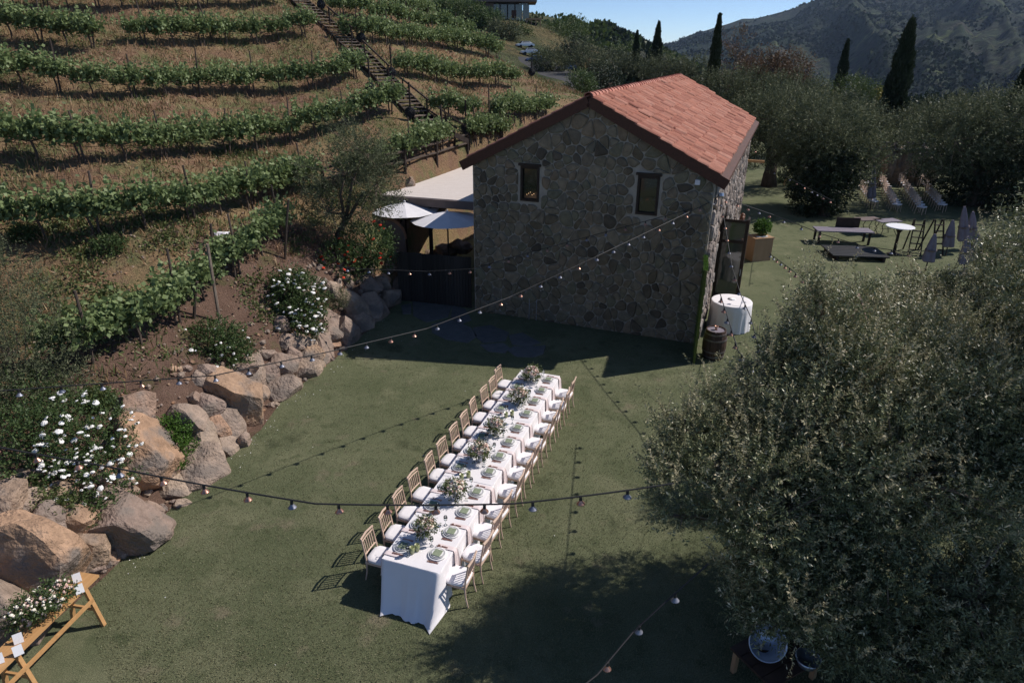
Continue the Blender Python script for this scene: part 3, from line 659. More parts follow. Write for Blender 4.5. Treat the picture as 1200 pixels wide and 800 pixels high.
# chair
def make_chair(label, group):
    t = thing('banquet_chair', label, 'chair', group=group); zs = .43
    b = MB(); b.box((0, -.19, zs-.03), (.40, .03, .035)); b.box((0, .19, zs-.03), (.40, .03, .035)); b.box((-.19, 0, zs-.03), (.03, .35, .035)); b.box((.19, 0, zs-.03), (.03, .35, .035)); b.build('seat_frame', M_wood, t)
    V = []; n = 6; b = MB()
    for (s_, z) in ((.95, zs-.01), (1.0, zs+.01), (1.0, zs+.036), (.95, zs+.05), (.6, zs+.055)):
        for j in range(16):
            a = 2*math.pi*(j+.5)/16; c_, d_ = math.cos(a), math.sin(a); k = 1/max(abs(c_), abs(d_))**.82; V.append((.21*s_*c_*k, .21*s_*d_*k, z))
    b.add(V, [(q*16+j, q*16+(j+1) % 16, (q+1)*16+(j+1) % 16, (q+1)*16+j) for q in range(4) for j in range(16)]+[tuple(64+j for j in range(16))]); b.build('cushion', M_cush, t, smooth=True)
    for sx in (-1, 1):
        MB().tube([(sx*.185, .185, zs-.04), (sx*.19, .20, 0)], [.018, .013], 6).build('leg', M_wood, t)
        MB().tube([(sx*.185, -.185, zs-.03), (sx*.187, -.195, .2), (sx*.19, -.235, 0)], [.018, .016, .013], 6).build('leg', M_wood, t)
        MB().tube([(sx*.185, -.185, zs-.03), (sx*.183, -.20, .55), (sx*.178, -.25, .88)], [.018, .017, .014], 6).build('back_post', M_wood, t)
    MB().tube([(-.2, -.253, .885), (0, -.275, .888), (.2, -.253, .885)], .019, 6).build('top_rail', M_wood, t)
    MB().tube([(-.18, -.243, .83), (0, -.258, .83), (.18, -.243, .83)], .012, 6).build('rail', M_wood, t)
    MB().tube([(-.18, -.204, .56), (0, -.212, .56), (.18, -.204, .56)], .013, 6).build('rail', M_wood, t)
    for k in range(5): x = -.12+.06*k; MB().tube([(x, -.212, .56), (x, -.236, .72), (x, -.256, .83)], [.008, .011, .008], 5).build('spindle', M_wood, t)
    return t
US = [.37+.60*i+2.5*j for j in range(3) for i in range(4)]
proto = None
for sd, v, rz, gname in (('left', TW+.27, TY+math.pi, 'chairs along the left side of the long table'), ('right', -.21, TY, 'chairs along the right side of the long table')):
    for k, u in enumerate(US):
        lab = 'white-cushioned wooden chair, '+('nearest the camera' if k == 0 else 'nearest the house' if k == 11 else ORD[k]+' from the near end')+', '+sd+' side of long table'
        p = T(u+random.uniform(-.035, .035), v+random.uniform(-.04, .04), 0)
        if proto is None: proto = make_chair(lab, gname); proto.location = p; proto.rotation_euler = (0, 0, rz+random.uniform(-.03, .03)); o = proto
        else: o = dup(proto, p, rz+random.uniform(-.09, .09), lab, gname)
# place settings
def lathe_me(name, prof, m, n=20, **k): me = MB().lathe((0, 0, 0), prof, n, **k).mesh(name, True); me.materials.append(m); return me
me_ch = lathe_me('charger', [(0.0, .002), (.10, .002), (.155, .012), (.165, .016), (.16, .02), (.10, .008), (0, .008)], M_plate, 24)
me_dp = lathe_me('dinner_plate', [(0, .0), (.08, .0), (.125, .014), (.132, .018), (.126, .02), (.085, .006), (0, .006)], M_grey, 24)
me_sp = lathe_me('sage_plate', [(0, 0), (.07, 0), (.098, .012), (.102, .016), (.098, .018), (.07, .008), (0, .008)], M_plate, 20)
b = MB(); 
for k in range(5): b.box((0, -.056+.028*k, .014+.004*(k % 2)), (.15, .0275, .012), rot=.0)
me_nk = b.mesh('folded_napkin'); me_nk.materials.append(M_sage)
def cut_me(kind):
    b = MB(); b.box((0, -.035, .004), (.011, .11, .005))
    if kind == 'knife': b.box((0, .07, .004), (.017, .10, .004))
    elif kind == 'fork':
        b.box((0, .045, .004), (.02, .05, .004))
        for q in (-.008, 0, .008): b.box((q, .09, .004), (.004, .04, .003))
    else: b.lathe((0, .07, .003), [(.0, 0), (.014, .002), (.018, .005), (0, .004)], 8, sy=1.4)
    me = b.mesh(kind); me.materials.append(M_copper); return me
me_kn, me_fk, me_spn = cut_me('knife'), cut_me('fork'), cut_me('spoon')
me_gl = lathe_me('wine_glass', [(.034, 0), (.036, .003), (.006, .008), (.005, .08), (.012, .09), (.034, .12), (.038, .155), (.030, .195), (.0285, .195), (.036, .155), (.031, .121), (0, .095)], M_clear, 12, cap=False)
def napkin_me(kind=1):
    b = MB(); V = []; path = [(.30, .008), (.2, .009), (.1, .008), (.02, .010), (-.018, .004), (-.034, -.03), (-.04, -.12), (-.05, -.25), (-.055, -.40), (-.06, -.45)]
    for q, (y, z) in enumerate(path):
        for k in range(7): x = (k/6-.5)*(.095+.018*max(0, q-4)); f = max(0, q-3)*.005; V.append((x, y+math.sin(k*1.7+.3)*f-.008*(q > 4), z+math.sin(k*2)*.002*(q < 5)))
    b.add(V, [(q*7+k, q*7+k+1, (q+1)*7+k+1, (q+1)*7+k) for q in range(len(path)-1) for k in range(6)]); me = b.mesh('hanging_napkin', True); me.materials.append(M_blush); return me
me_np = napkin_me()
def put(name, me, p, rz, lab, cat, grp):
    o = bpy.data.objects.new(name, me); COL.objects.link(o); o.location = p; o.rotation_euler = (0, 0, rz); return tag(o, lab, cat, grp)
for sd, rz, vf in (('left', TY+math.pi, lambda d: TW-d), ('right', TY, lambda d: d)):
    for k, u in enumerate(US):
        pos = ('at the seat nearest the camera' if k == 0 else 'at the seat nearest the house' if k == 11 else 'at the '+ORD[k]+' seat from near end')+', '+sd+' table side'
        z = TZ+.005 if k < 4 else TZ+.011 if k < 8 else TZ+.016; s = 1 if sd == 'right' else -1; u += random.uniform(-.02, .02); a = lambda: rz+random.uniform(-.08, .08)
        put('charger_plate', me_ch, T(u, vf(.21), z), a(), 'white charger plate '+pos, 'plate', 'charger plates')
        put('dinner_plate', me_dp, T(u, vf(.21), z+.012), a(), 'grey rimmed dinner plate '+pos, 'plate', 'dinner plates')
        put('salad_plate', me_sp, T(u, vf(.21), z+.021), a(), 'small plate under napkin '+pos, 'plate', 'salad plates')
        put('folded_napkin', me_nk, T(u, vf(.21), z+.026), a(), 'green folded napkin '+pos, 'napkin', 'folded green napkins')
        put('hanging_napkin', me_np, T(u+s*.21, vf(.0), z+.001), rz, 'blush napkin hanging '+pos, 'napkin', 'blush napkins')
        put('fork', me_fk, T(u-s*.20, vf(.2), z), a(), 'outer fork '+pos, 'fork', 'forks'); put('fork', me_fk, T(u-s*.178, vf(.2), z), a(), 'inner fork '+pos, 'fork', 'forks')
        put('knife', me_kn, T(u+s*.185, vf(.2), z+.012), a(), 'copper knife '+pos, 'knife', 'knives'); put('spoon', me_spn, T(u+s*.205, vf(.2), z+.012), a(), 'copper spoon '+pos, 'spoon', 'spoons')
        put('wine_glass', me_gl, T(u+s*.16, vf(.39), z), 0, 'clear wine glass '+pos, 'glass', 'wine glasses')
# flower centrepieces
def bouquet(b_pet, b_cream, P0, R_, n, seed, zf=.8):
    n = n if seed < 20 else 46
    r = random.Random(seed)
    for k in range(n):
        d = Vector((r.gauss(0, 1), r.gauss(0, 1), abs(r.gauss(0, 1))*.9)).normalized(); p = Vector(P0)+Vector((d.x*R_, d.y*R_, d.z*R_*zf))*r.uniform(.6, 1.05)
        (b_pet if r.random() < .5 else b_cream).blob(p, r.uniform(.016, .034), 1, .5, r.random()*50)
def centre(px, py, lab, seed, R_=.2, name='flower_centrepiece', base=None, vase=M_white):
    p = gnd(px, py, TZ+.16) if base is None else base
    p = Vector((p.x, p.y, (TZ+.014) if base is None else p.z)); t = thing(name, lab, 'flowers', p, 0, 'flower arrangements on the long table' if base is None else None)
    MB().lathe((0, 0, 0), [(0, .0), (.045, 0), (.06, .05), (.05, .12), (.038, .15), (.042, .16), (.036, .16), (0, .1)], 14, cap=False).build('vase', vase, t, True)
    me, _, _ = sprigs('leaves', [(0, 0, .22, R_*1.15, R_*1.15, R_*.85)], 110, 8, .14, .05, .022, up=.35, shell=.5); link('greenery', me, L_weed if seed < 20 else L_green, t)
    me, _, _ = sprigs('leaves', [(0, 0, .27, R_*1.1, R_*1.1, R_*.85)], 70, 7, .1, .03, .018, up=.5, shell=.3); me.materials.append(L_weed); link('filler_sprays', me, L_weed, t)
    bp, bc = MB(), MB(); bouquet(bp, bc, (0, 0, .27), R_*1.2, 170, seed); bp.build('pink_blooms', M_pink, t, kind='stuff'); bc.build('cream_blooms', M_cream, t, kind='stuff')
    return t
cps = [(499, 622, 'nearest the camera, with a green votive pair in front'), (534, 577, 'second from the near end of the long table'), (563, 533, 'third from the near end of the long table'), (581, 502, 'fourth from the near end of the long table'), (609, 467, 'second from the far end of the long table'), (623, 441, 'at the far end of the long table by the house shadow')]
for k, (x, y, l) in enumerate(cps): centre(x, y, 'pink and cream centrepiece '+l, k, R_=.125+.015*(k % 3))
for k, (x, y) in enumerate([(483, 648), (489, 645), (541, 562), (549, 559), (593, 489), (600, 487)]):
    p = gnd(x, y, TZ); t = thing('votive_candle', 'green glass votive candle, '+['left one of the pair at the near table end', 'right one of the pair at the near table end', 'left one of the pair at the middle cloth', 'right one of the pair at the middle cloth', 'left one of the pair on the far cloth', 'right one of the pair on the far cloth'][k], 'candle', (p.x, p.y, TZ+.014), 0, 'green votive candles')
    MB().lathe((0, 0, 0), [(0, 0), (.042, 0), (.046, .12), (.04, .12), (.036, .012), (0, .012)], 12, cap=False).build('cup', M_votive, t, True); MB().lathe((0, 0, .012), [(.029, 0), (.029, .05), (0, .052)], 12).build('wax', M_cream, t)

# ------------------------------------------------------------------ boulder retaining wall
BW = thing('boulder_wall', 'rustic retaining wall of large tan boulders along the left edge of the lawn', 'retaining wall')
BL = [(166, 537, 72, 88, .0, 1), (156, 482, 40, 34, .9, 1), (215, 488, 40, 32, .5, 1), (240, 477, 36, 30, .35, 1), (261, 482, 24, 22, .6, 1), (250, 498, 30, 28, .95, 1), (278, 474, 66, 78, .1, 1), (273, 507, 26, 40, .75, 1), (262, 526, 22, 30, .7, 1), (237, 521, 38, 38, .6, 1), (226, 548, 58, 40, .55, 1), (201, 576, 28, 28, .65, 1), (147, 577, 20, 14, .2, 1), (133, 583, 18, 14, .7, 1), (136, 615, 88, 76, .35, 1), (105, 597, 42, 26, .8, 1), (78, 622, 44, 36, .05, 1), (52, 612, 32, 38, .75, 1), (96, 652, 46, 42, .15, 1), (26, 662, 92, 112, .0, 1), (28, 610, 24, 14, .8, 1), (20, 730, 60, 34, .4, 1), (60, 690, 30, 24, .6, 1),
      (298, 438, 28, 38, .55, 1), (314, 441, 24, 32, .4, 1), (276, 446, 24, 18, .5, 1), (306, 463, 18, 16, .2, 1), (325, 455, 36, 34, .75, 1), (328, 430, 30, 30, .3, 1), (342, 421, 20, 26, .35, 1), (356, 436, 38, 30, .5, 1), (361, 414, 26, 24, .15, 1), (378, 418, 26, 40, .45, 1), (350, 404, 34, 18, .6, 1), (333, 402, 22, 14, .4, 1), (276, 432, 36, 16, .3, 1), (290, 454, 20, 16, .5, 1), (384, 372, 20, 16, .3, 1), (389, 388, 24, 36, .4, 1), (374, 394, 20, 20, .5, 1),
      (402, 394, 30, 40, .45, 1), (414, 362, 34, 34, .6, 1), (436, 362, 30, 38, .5, 1), (422, 380, 30, 26, .7, 1), (430, 338, 30, 22, .4, 1), (454, 350, 28, 26, .6, 1), (447, 332, 22, 20, .5, 1), (466, 340, 24, 22, .4, 1), (310, 415, 18, 12, .4, 1), (190, 560, 20, 22, .5, 1), (212, 590, 16, 12, .6, 1), (172, 600, 24, 20, .35, 1), (118, 640, 30, 22, .4, 1), (285, 520, 16, 22, .5, 1), (345, 450, 18, 14, .5, 1), (-14, 600, 60, 60, .2, 1), (-10, 720, 60, 80, .5, 1), (30, 590, 30, 20, .5, 1)]
def boulder(px, py, wpx, hpx, v, nm, parent, z=None, label=None):
    p = hit(px, py); dist = math.sqrt(p.x**2+p.y**2+(CH-p.z)**2); m = dist/FP
    kk = 1.0 if wpx > 60 else 1.16; rx = wpx*m/2*1.04*kk; rz_ = hpx*m/2*kk; ry = (rx+rz_)/2
    s = random.Random(int(px*7+py)); b = MB(); V, Fs = ICO[4 if wpx > 50 else 3]; o = Vector((s.random()*99, s.random()*99, s.random()*99)); P = []
    cuts = [Vector((s.gauss(0, 1), s.gauss(0, 1), s.gauss(0, .8))).normalized() for _ in range(15)]; ds = [s.uniform(.52, .82) for _ in cuts]
    for q in V:
        q = q.copy()
        for n, dd in zip(cuts, ds):
            t = q.dot(n)
            if t > dd: q = q-n*(t-dd)*.93
        q = q*1.28*(1+.07*mnoise.noise(q*1.8+o)+.05*mnoise.noise(q*4+o)-.06*max(0, .12-abs(mnoise.noise(q*2.3-o)))*4+.022*mnoise.noise(q*11+o)+.012*mnoise.noise(q*24+o)); P.append((q.x*rx, q.y*ry, q.z*rz_))
    b.add(P, Fs, v*.9+s.random()*.1)
    ob = b.build(nm, M_boulder, parent, smooth=False, label=label)
    n_off = Vector((.35, -.25, 0)).normalized()*ry*.15
    ob.location = p+n_off*0+Vector((0, 0, -rz_*.12)); ob.rotation_euler = (0, 0, s.uniform(-.3, .3)); return ob
for q in BL: boulder(*q[:5], 'boulder', BW)
r = random.Random(77); BWi = 0
for k in range(95):
    i = r.randrange(2, 15); t_ = r.random(); e = EDGE[i]*(1-t_)+EDGE[i+1]*t_; dn = EDGE[i+1]-EDGE[i]; dn = dn/np.hypot(*dn); q = e+np.array([-dn[1], dn[0]])*r.uniform(.12, 1.25)
    z = float(hz(q[0], q[1])); v3 = Vector((q[0], q[1], z-CH)); dep = v3.y*math.cos(PT)-v3.z*math.sin(PT); px = 600+FP*v3.x/dep; py = 400-FP*(v3.y*math.sin(PT)+v3.z*math.cos(PT))/dep
    if -30 < px < 490 and py < 790 and not (180 < px < 228 and 480 < py < 560): w_ = r.uniform(.26, .5)*FP/v3.length; boulder(px, py, w_, w_*r.uniform(.7, 1.05), r.random(), 'boulder', BW)
# rubble filling between boulders
b = MB(); r = random.Random(5)
for k in range(520):
    i = r.randrange(1, 13); t = r.random(); e = EDGE[i]*(1-t)+EDGE[i+1]*t; dn = EDGE[i+1]-EDGE[i]; dn = dn/np.hypot(*dn); n2 = np.array([-dn[1], dn[0]]); q = e+n2*r.uniform(-.12, 1.7)
    s = r.uniform(.03, .13); z = float(hz(q[0], q[1])); b.blob((q[0], q[1], max(z, 0)+s*.2), (s, s*r.uniform(.7, 1.1), s*.7), 1, .5, r.random()*90, r.random())
b.build('rubble', M_boulder, BW, kind='stuff')
# ------------------------------------------------------------------ vegetation builders
def shrub(name, label, cat, lobes, m, n=900, per=8, slen=.25, Ln=.06, Wd=.03, stem=M_bark, group=None, base=None, **kw):
    c = np.array([l[:3] for l in lobes]).mean(0); z0 = min(l[2]-l[5] for l in lobes)
    bp = Vector((float(c[0]), float(c[1]), float(z0))) if base is None else Vector(base)
    t = thing(name, label, cat, bp, 0, group); loc = [(l[0]-bp.x, l[1]-bp.y, l[2]-bp.z, *l[3:]) for l in lobes]
    me, P, D = sprigs('foliage', loc, n, per, slen, Ln, Wd, **kw); link('foliage', me, m, t, None)
    b = MB(); r = random.Random(int(c[0]*100))
    for k in range(9):
        q = Vector(P[r.randrange(len(P))]); b.tube([(r.uniform(-.06, .06), r.uniform(-.06, .06), 0), q*.5+Vector((0, 0, .08)), q], [.02, .014, .006], 5)
    b.build('stem', stem, t); return t, P
def sublobes(loc, k, f, seed):
    r = np.random.default_rng(seed); out = []
    for l in loc:
        l = np.array(l, float); kk = max(3, int(k*(l[3]/1.3)**1.2))
        for _ in range(kk):
            d = unit(r.normal(size=3)); q = l[:3]+d*l[3:]*r.uniform(.45, .88); s = f*r.uniform(.7, 1.3); out.append((*q, *(l[3:]**.6*s)))
    return out
def tree(name, label, cat, base, lobes, m, n, per, slen, Ln, Wd, tr=.2, group=None, bark=M_bark, twigs=40, shoots=0, sub=0, **kw):
    base = Vector(base); t = thing(name, label, cat, base, 0, group); loc = [(l[0]-base.x, l[1]-base.y, l[2]-base.z, *l[3:]) for l in lobes]
    locl = sublobes(loc, sub, .36, 5) if sub else loc
    me, P, D = sprigs('crown', locl, n, per, slen, Ln, Wd, **kw); link('crown', me, m, t)
    if shoots:
        loc2 = [(a, b_, c_+.08, d, e, f) for a, b_, c_, d, e, f in locl]; me, _, _ = sprigs('pale_shoots', loc2, shoots, 46, .62, .05, .018, up=1.3, shell=.12, jit=.3, hole=.36); link('pale_shoots', me, L_shoot, t)
    c = np.average(np.array(loc)[:, :3], axis=0); b = MB(); r = random.Random(int(base.x*31+base.y)); fk = Vector((c[0]*.35, c[1]*.35, max(.5, c[2]*.42)))
    b.tube([(0, 0, -.2), (r.uniform(-.08, .08), r.uniform(-.08, .08), fk.z*.5), fk], [tr*1.35, tr, tr*.8], 8); b.build('trunk', bark, t, True)
    for l in loc[:15]:
        q = Vector(l[:3]); mid = fk.lerp(q, .5)+Vector((r.uniform(-.2, .2), r.uniform(-.2, .2), .15)); MB().tube([fk-Vector((0, 0, .1)), mid, q], [tr*.6, tr*.38, tr*.12], 6).build('limb', bark, t, True)
    if twigs:
        b = MB(); Lc = np.array(loc)[:, :3]
        for k in range(twigs):
            q = Vector(P[r.randrange(len(P))]); j = int(np.argmin(np.linalg.norm(Lc-np.array(q), axis=1))); s_ = Vector(Lc[j]); b.tube([s_, s_.lerp(q, .5)+Vector((0, 0, .05)), q+(q-s_).normalized()*.12], [tr*.14+.004, tr*.08+.003, .003], 4)
        b.build('twigs', M_twig, t, kind='stuff')
    return t
def lob(px, py, Y, rpx, rpy=None, rd=None):
    p = atY(px, py, Y); m = (p-Vector((0, 0, CH))).length/FP; rpy = rpy or rpx; return (p.x, p.y, p.z, rpx*m, (rd or (rpx+rpy)/2)*m, rpy*m)
# foreground olive trees on the right
def ground_under(px, py, Y): p = atY(px, py, Y); return (p.x, p.y, 0)
tree('olive_tree', 'large grey-green olive tree in the right foreground overhanging the lawn', 'tree', ground_under(985, 560, 8.6),
     [lob(950, 505, 8.6, 98, 88), lob(1030, 425, 9.5, 104, 76), lob(842, 550, 8.2, 76, 52), lob(1050, 560, 7.9, 120, 105), lob(905, 610, 7.7, 86, 50), lob(965, 690, 7.2, 100, 60), lob(1110, 480, 9.0, 110, 84), lob(925, 440, 9.5, 40, 44), lob(800, 505, 8.6, 34, 11), lob(785, 545, 8.4, 28, 14), lob(845, 468, 9.0, 22, 16), lob(912, 415, 9.8, 14, 18), lob(962, 352, 10, 14, 26), lob(1005, 345, 10.2, 14, 22), lob(800, 605, 8.0, 26, 12)], L_olive, 16500, 16, .30, .064, .0185, tr=.2, up=.75, shell=.3, tip=.42, twigs=300, hole=.24, shoots=2000, sub=12)
tree('olive_tree', 'dense shaded olive tree filling the bottom right corner of the view', 'tree', ground_under(1180, 650, 7.2),
     [lob(1130, 700, 6.8, 130, 100), lob(1230, 560, 8.2, 130, 120), lob(1190, 780, 6.2, 130, 90), lob(1040, 760, 6.6, 80, 55)], L_olive, 11000, 16, .30, .064, .018, tr=.18, up=.6, shell=.4, tip=.3, twigs=220, hole=.3, shoots=500, sub=9)
tree('olive_tree', 'tall olive tree just beyond the right edge whose shade darkens the corner', 'tree', (10.2, 7.6, 0),
     [(9.2, 7.8, 5.7, 2.0, 2.1, 1.6), (8.9, 5.9, 5.3, 1.9, 1.9, 1.5), (9.4, 9.9, 5.6, 1.7, 1.7, 1.3), (10.8, 8.0, 5.6, 2.0, 2.2, 1.6)], L_olive, 6500, 14, .4, .08, .024, tr=.22, up=.6, shell=.4, tip=.3, twigs=60, hole=.2)
tree('olive_tree', 'olive tree with pale upright shoots behind the foreground olive at the right edge', 'tree', ground_under(1150, 360, 14),
     [lob(1150, 375, 13.4, 80, 50), lob(1060, 380, 12.6, 58, 44), lob(1220, 350, 13.4, 70, 60), lob(1130, 430, 12.4, 95, 55), lob(1000, 380, 12.4, 34, 40)], L_olive, 9500, 15, .38, .075, .024, tr=.18, up=.9, shell=.3, tip=.5, twigs=120, hole=.25, shoots=1300, sub=11)
# left olive
p0 = hit(400, 292)
tree('olive_tree', 'slender olive tree on the bank left of the beige patio roof', 'tree', p0,
     [lob(405, 205, 22.5, 48, 52), lob(440, 215, 22.8, 28, 40), lob(385, 250, 22.3, 28, 30), lob(425, 180, 22.8, 30, 26)], L_olive2, 2300, 14, .42, .09, .022, tr=.13, up=.6, tip=.25, hole=.38, twigs=80)
p1 = hit(20, 440)
shrub('olive_shrub', 'grey-green feathery shrub at the left edge above the white roses', 'shrub', [lob(8, 420, 12.2, 62, 60), lob(50, 455, 12.0, 36, 30), lob(-30, 350, 13, 60, 50)], L_olive2, 2600, 13, .36, .06, .016, tip=.2, up=.6)

# rose bushes
def roses(t, P, n, r_s, m, rs, face=None, nm='rose'):
    me = None; P = np.array(P); cam_l = np.array([0, 0, CH])-np.array(t.location); c = P.mean(0)
    score = ((P-c) @ unit(np.array([[cam_l[0]*.6+.3, cam_l[1]*.6, cam_l[2]*.6+.5]]))[0])+rs.normal(size=len(P))*.05; idx = np.argsort(-score)[:max(n, int(len(P)*.55))]; idx = rs.choice(idx, n, replace=False)
    b = MB()
    for k in range(7): a = k*2.4; b.blob((math.cos(a)*.45*(k > 0), math.sin(a)*.45*(k > 0), .15 if k else .3), (.62, .62, .45), 1, .5, k)
    me = b.mesh(nm); me.materials.append(m)
    for i in idx:
        o = bpy.data.objects.new(nm, me); COL.objects.link(o); o.parent = t; d = unit((P[i]-c)[None])[0]; o.location = P[i]+d*.16+unit(cam_l[None])[0]*.14; s = r_s*rs.uniform(.45, 1.35); o.scale = (s, s, s*.8); o.rotation_euler = (rs.uniform(-.6, .6), rs.uniform(-.6, .6), rs.uniform(0, 6))
rs = np.random.default_rng(11)
def shrub_px(name, label, lobs, m, **kw): return shrub(name, label, 'shrub', lobs, m, **kw)
def hl(px, py, rpx, rpy, lift=.0):
    p = hit(px, py); return lob(px, py-0, p.y-.15, rpx, rpy)
t, P = shrub('rose_bush', 'large rose bush covered in white blooms above the boulders at the left edge', 'shrub', [hl(92, 520, 52, 52), hl(40, 540, 46, 55), hl(110, 560, 36, 34), hl(30, 480, 40, 34)], L_green, 2600, 9, .22, .055, .032, zmin=0)
roses(t, [p for p in P if atY(60, 500, 11) and True], 0, .05, M_rose, rs) if False else None
Pl = P+np.array(t.location); u_ = []
for k, q in enumerate(Pl):
    v = Vector(q)-Vector((0, 0, CH)); dep = v.y*math.cos(PT)-v.z*math.sin(PT); u_.append(600+FP*v.x/dep)
roses(t, P[np.array(u_) > 52], 170, .05, M_rose, rs)
t, P = shrub('rose_bush', 'rose bush thick with white blooms on the bank above the small stone wall', 'shrub', [hl(350, 350, 30, 30), hl(352, 375, 26, 22), hl(338, 335, 18, 14)], L_green, 1300, 9, .24, .07, .04); roses(t, P, 120, .06, M_rose, rs)
t, P = shrub('rose_bush', 'low rose bush with few white blooms at the foot of the brown stake', 'shrub', [hl(255, 403, 30, 24), hl(270, 415, 22, 16)], L_green, 900, 9, .24, .06, .035); roses(t, P, 24, .045, M_rose, rs)
t, P = shrub('green_shrub', 'bright green leafy shrub growing between two large boulders', 'shrub', [hl(203, 505, 17, 18), hl(210, 528, 17, 18), hl(205, 543, 12, 10)], L_lime, 900, 8, .1, .04, .028, jit=.6)
t, P = shrub('geranium_bush', 'sprawling bush with scarlet flowers under the olive beside the patio', 'shrub', [lob(430, 285, 22.4, 30, 22), lob(400, 308, 21.6, 26, 26), lob(440, 300, 22.6, 20, 16)], L_green, 1300, 8, .25, .07, .045); roses(t, P, 42, .055, M_red, rs, nm='red_bloom')
t, P = shrub('lavender_clump', 'grey-green lavender clump on the wall right of the white roses', 'shrub', [hl(394, 352, 14, 12)], L_olive2, 400, 8, .2, .05, .014, up=1.2)
for k, (x, y, s_, l) in enumerate([(128, 290, 14, 'small dark green shrub among the weeds left of the tall stake'), (95, 600, 22, 'low green groundcover spilling over the boulder top at left'), (60, 595, 18, 'yellow-green groundcover patch below the big rose bush'), (415, 465, 0, ''), (115, 468, 14, 'leafy weed clump on the bare soil beside the white roses'), (30, 275, 12, 'small shrub at the foot of the second vine row')]):
    if s_: shrub('low_shrub', l, 'shrub', [hl(x, y, s_, s_*.7)], L_weed if k in (2, 4) else L_green, 420, 8, .14, .05, .03)

# ------------------------------------------------------------------ vineyard rows
def make_vine(seed, wid=1.45):
    r = np.random.default_rng(seed); n = 92; per = 12
    t = bpy.data.objects.new('grapevine', None); COL.objects.link(t)
    x = r.uniform(-wid/2, wid/2, n); P = np.c_[x, r.normal(0, .15, n), .80+r.normal(0, .11, n)]
    D = unit(np.c_[r.normal(0, .35, n), r.normal(0, .5, n), r.uniform(.2, 1.1, n)]); L_ = r.uniform(.15, .85, n)
    tt = (np.arange(per)+r.random((n, per)))/per; Q = P[:, None]+D[:, None]*(tt*L_[:, None])[..., None]+r.normal(0, .05, (n, per, 3))
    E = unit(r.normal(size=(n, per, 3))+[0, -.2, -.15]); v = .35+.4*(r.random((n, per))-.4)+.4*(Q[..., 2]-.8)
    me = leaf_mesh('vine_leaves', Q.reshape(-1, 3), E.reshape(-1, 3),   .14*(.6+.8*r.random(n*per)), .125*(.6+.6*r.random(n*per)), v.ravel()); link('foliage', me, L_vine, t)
    b = MB(); b.tube([(0, 0, -.15), (.04, .02, .25), (-.03, 0, .6)], [.045, .035, .035], 6); b.tube([(-.03, 0, .58), (-wid*.25, .02, .66), (-wid*.5, 0, .62)], [.028, .02, .014], 5); b.tube([(-.03, 0, .58), (wid*.25, -.02, .66), (wid*.5, 0, .63)], [.028, .02, .014], 5); b.build('trunk', M_bark, t); return t
vprotos = [make_vine(50+k) for k in range(6)]; used = [False]*6
pm = MB().tube([(0, 0, -.2), (.01, 0, .9), (0, 0, 1.72)], [.038, .035, .03], 6).mesh('vineyard_post'); pm.materials.append(M_post)
ROWS = [([(62, 440), (130, 420), (200, 388), (250, 345), (300, 308), (338, 272)], 'lowest row above the bare bank'),
        ([(-40, 292), (0, 285), (100, 277), (200, 264), (300, 245), (380, 222)], 'second row up, with long dark shadow'),
        ([(-40, 184), (0, 186), (100, 191), (200, 188), (290, 180), (350, 168), (410, 150), (472, 130)], 'third row, ending at the stairs foot'),
        ([(-40, 98), (0, 102), (60, 106), (130, 116), (200, 114), (280, 113), (340, 109), (400, 100), (428, 88)], 'fourth row, left of the stairs'),
        ([(-40, 40), (0, 44), (60, 52), (130, 60)], 'fifth row, stretch at the left edge'),
        ([(150, 52), (210, 56), (300, 52), (345, 46), (378, 42)], 'fifth row, stretch just left of stairs'),
        ([(-40, 6), (0, 9), (100, 9), (200, 11), (300, 9), (335, 6)], 'topmost row left of the stairs'),
        ([(464, 90), (520, 100), (560, 103), (620, 103)], 'short fourth row right of stairs'),
        ([(508, 140), (560, 144), (600, 144), (650, 140)], 'third row above the house roof'),
        ([(400, 222), (440, 207), (490, 190), (535, 170)], 'row behind the patio rail fence'),
        ([(548, 172), (580, 168), (600, 165)], 'short row touching the house roof'),
        ([(405, 50), (440, 53), (490, 56), (530, 60), (570, 68), (610, 78), (650, 92)], 'fifth row, right of the stairs'),
        ([(388, 18), (430, 26), (480, 34), (530, 44), (580, 60), (630, 80), (670, 98)], 'sixth row, right of the stairs'),
        ([(420, 4), (470, 16), (520, 28), (560, 42), (600, 60)], 'seventh row, near the spur crest'),
        ([(478, 6), (520, 20), (550, 34)], 'highest row against the sky')]
ei = 0; tot = 0
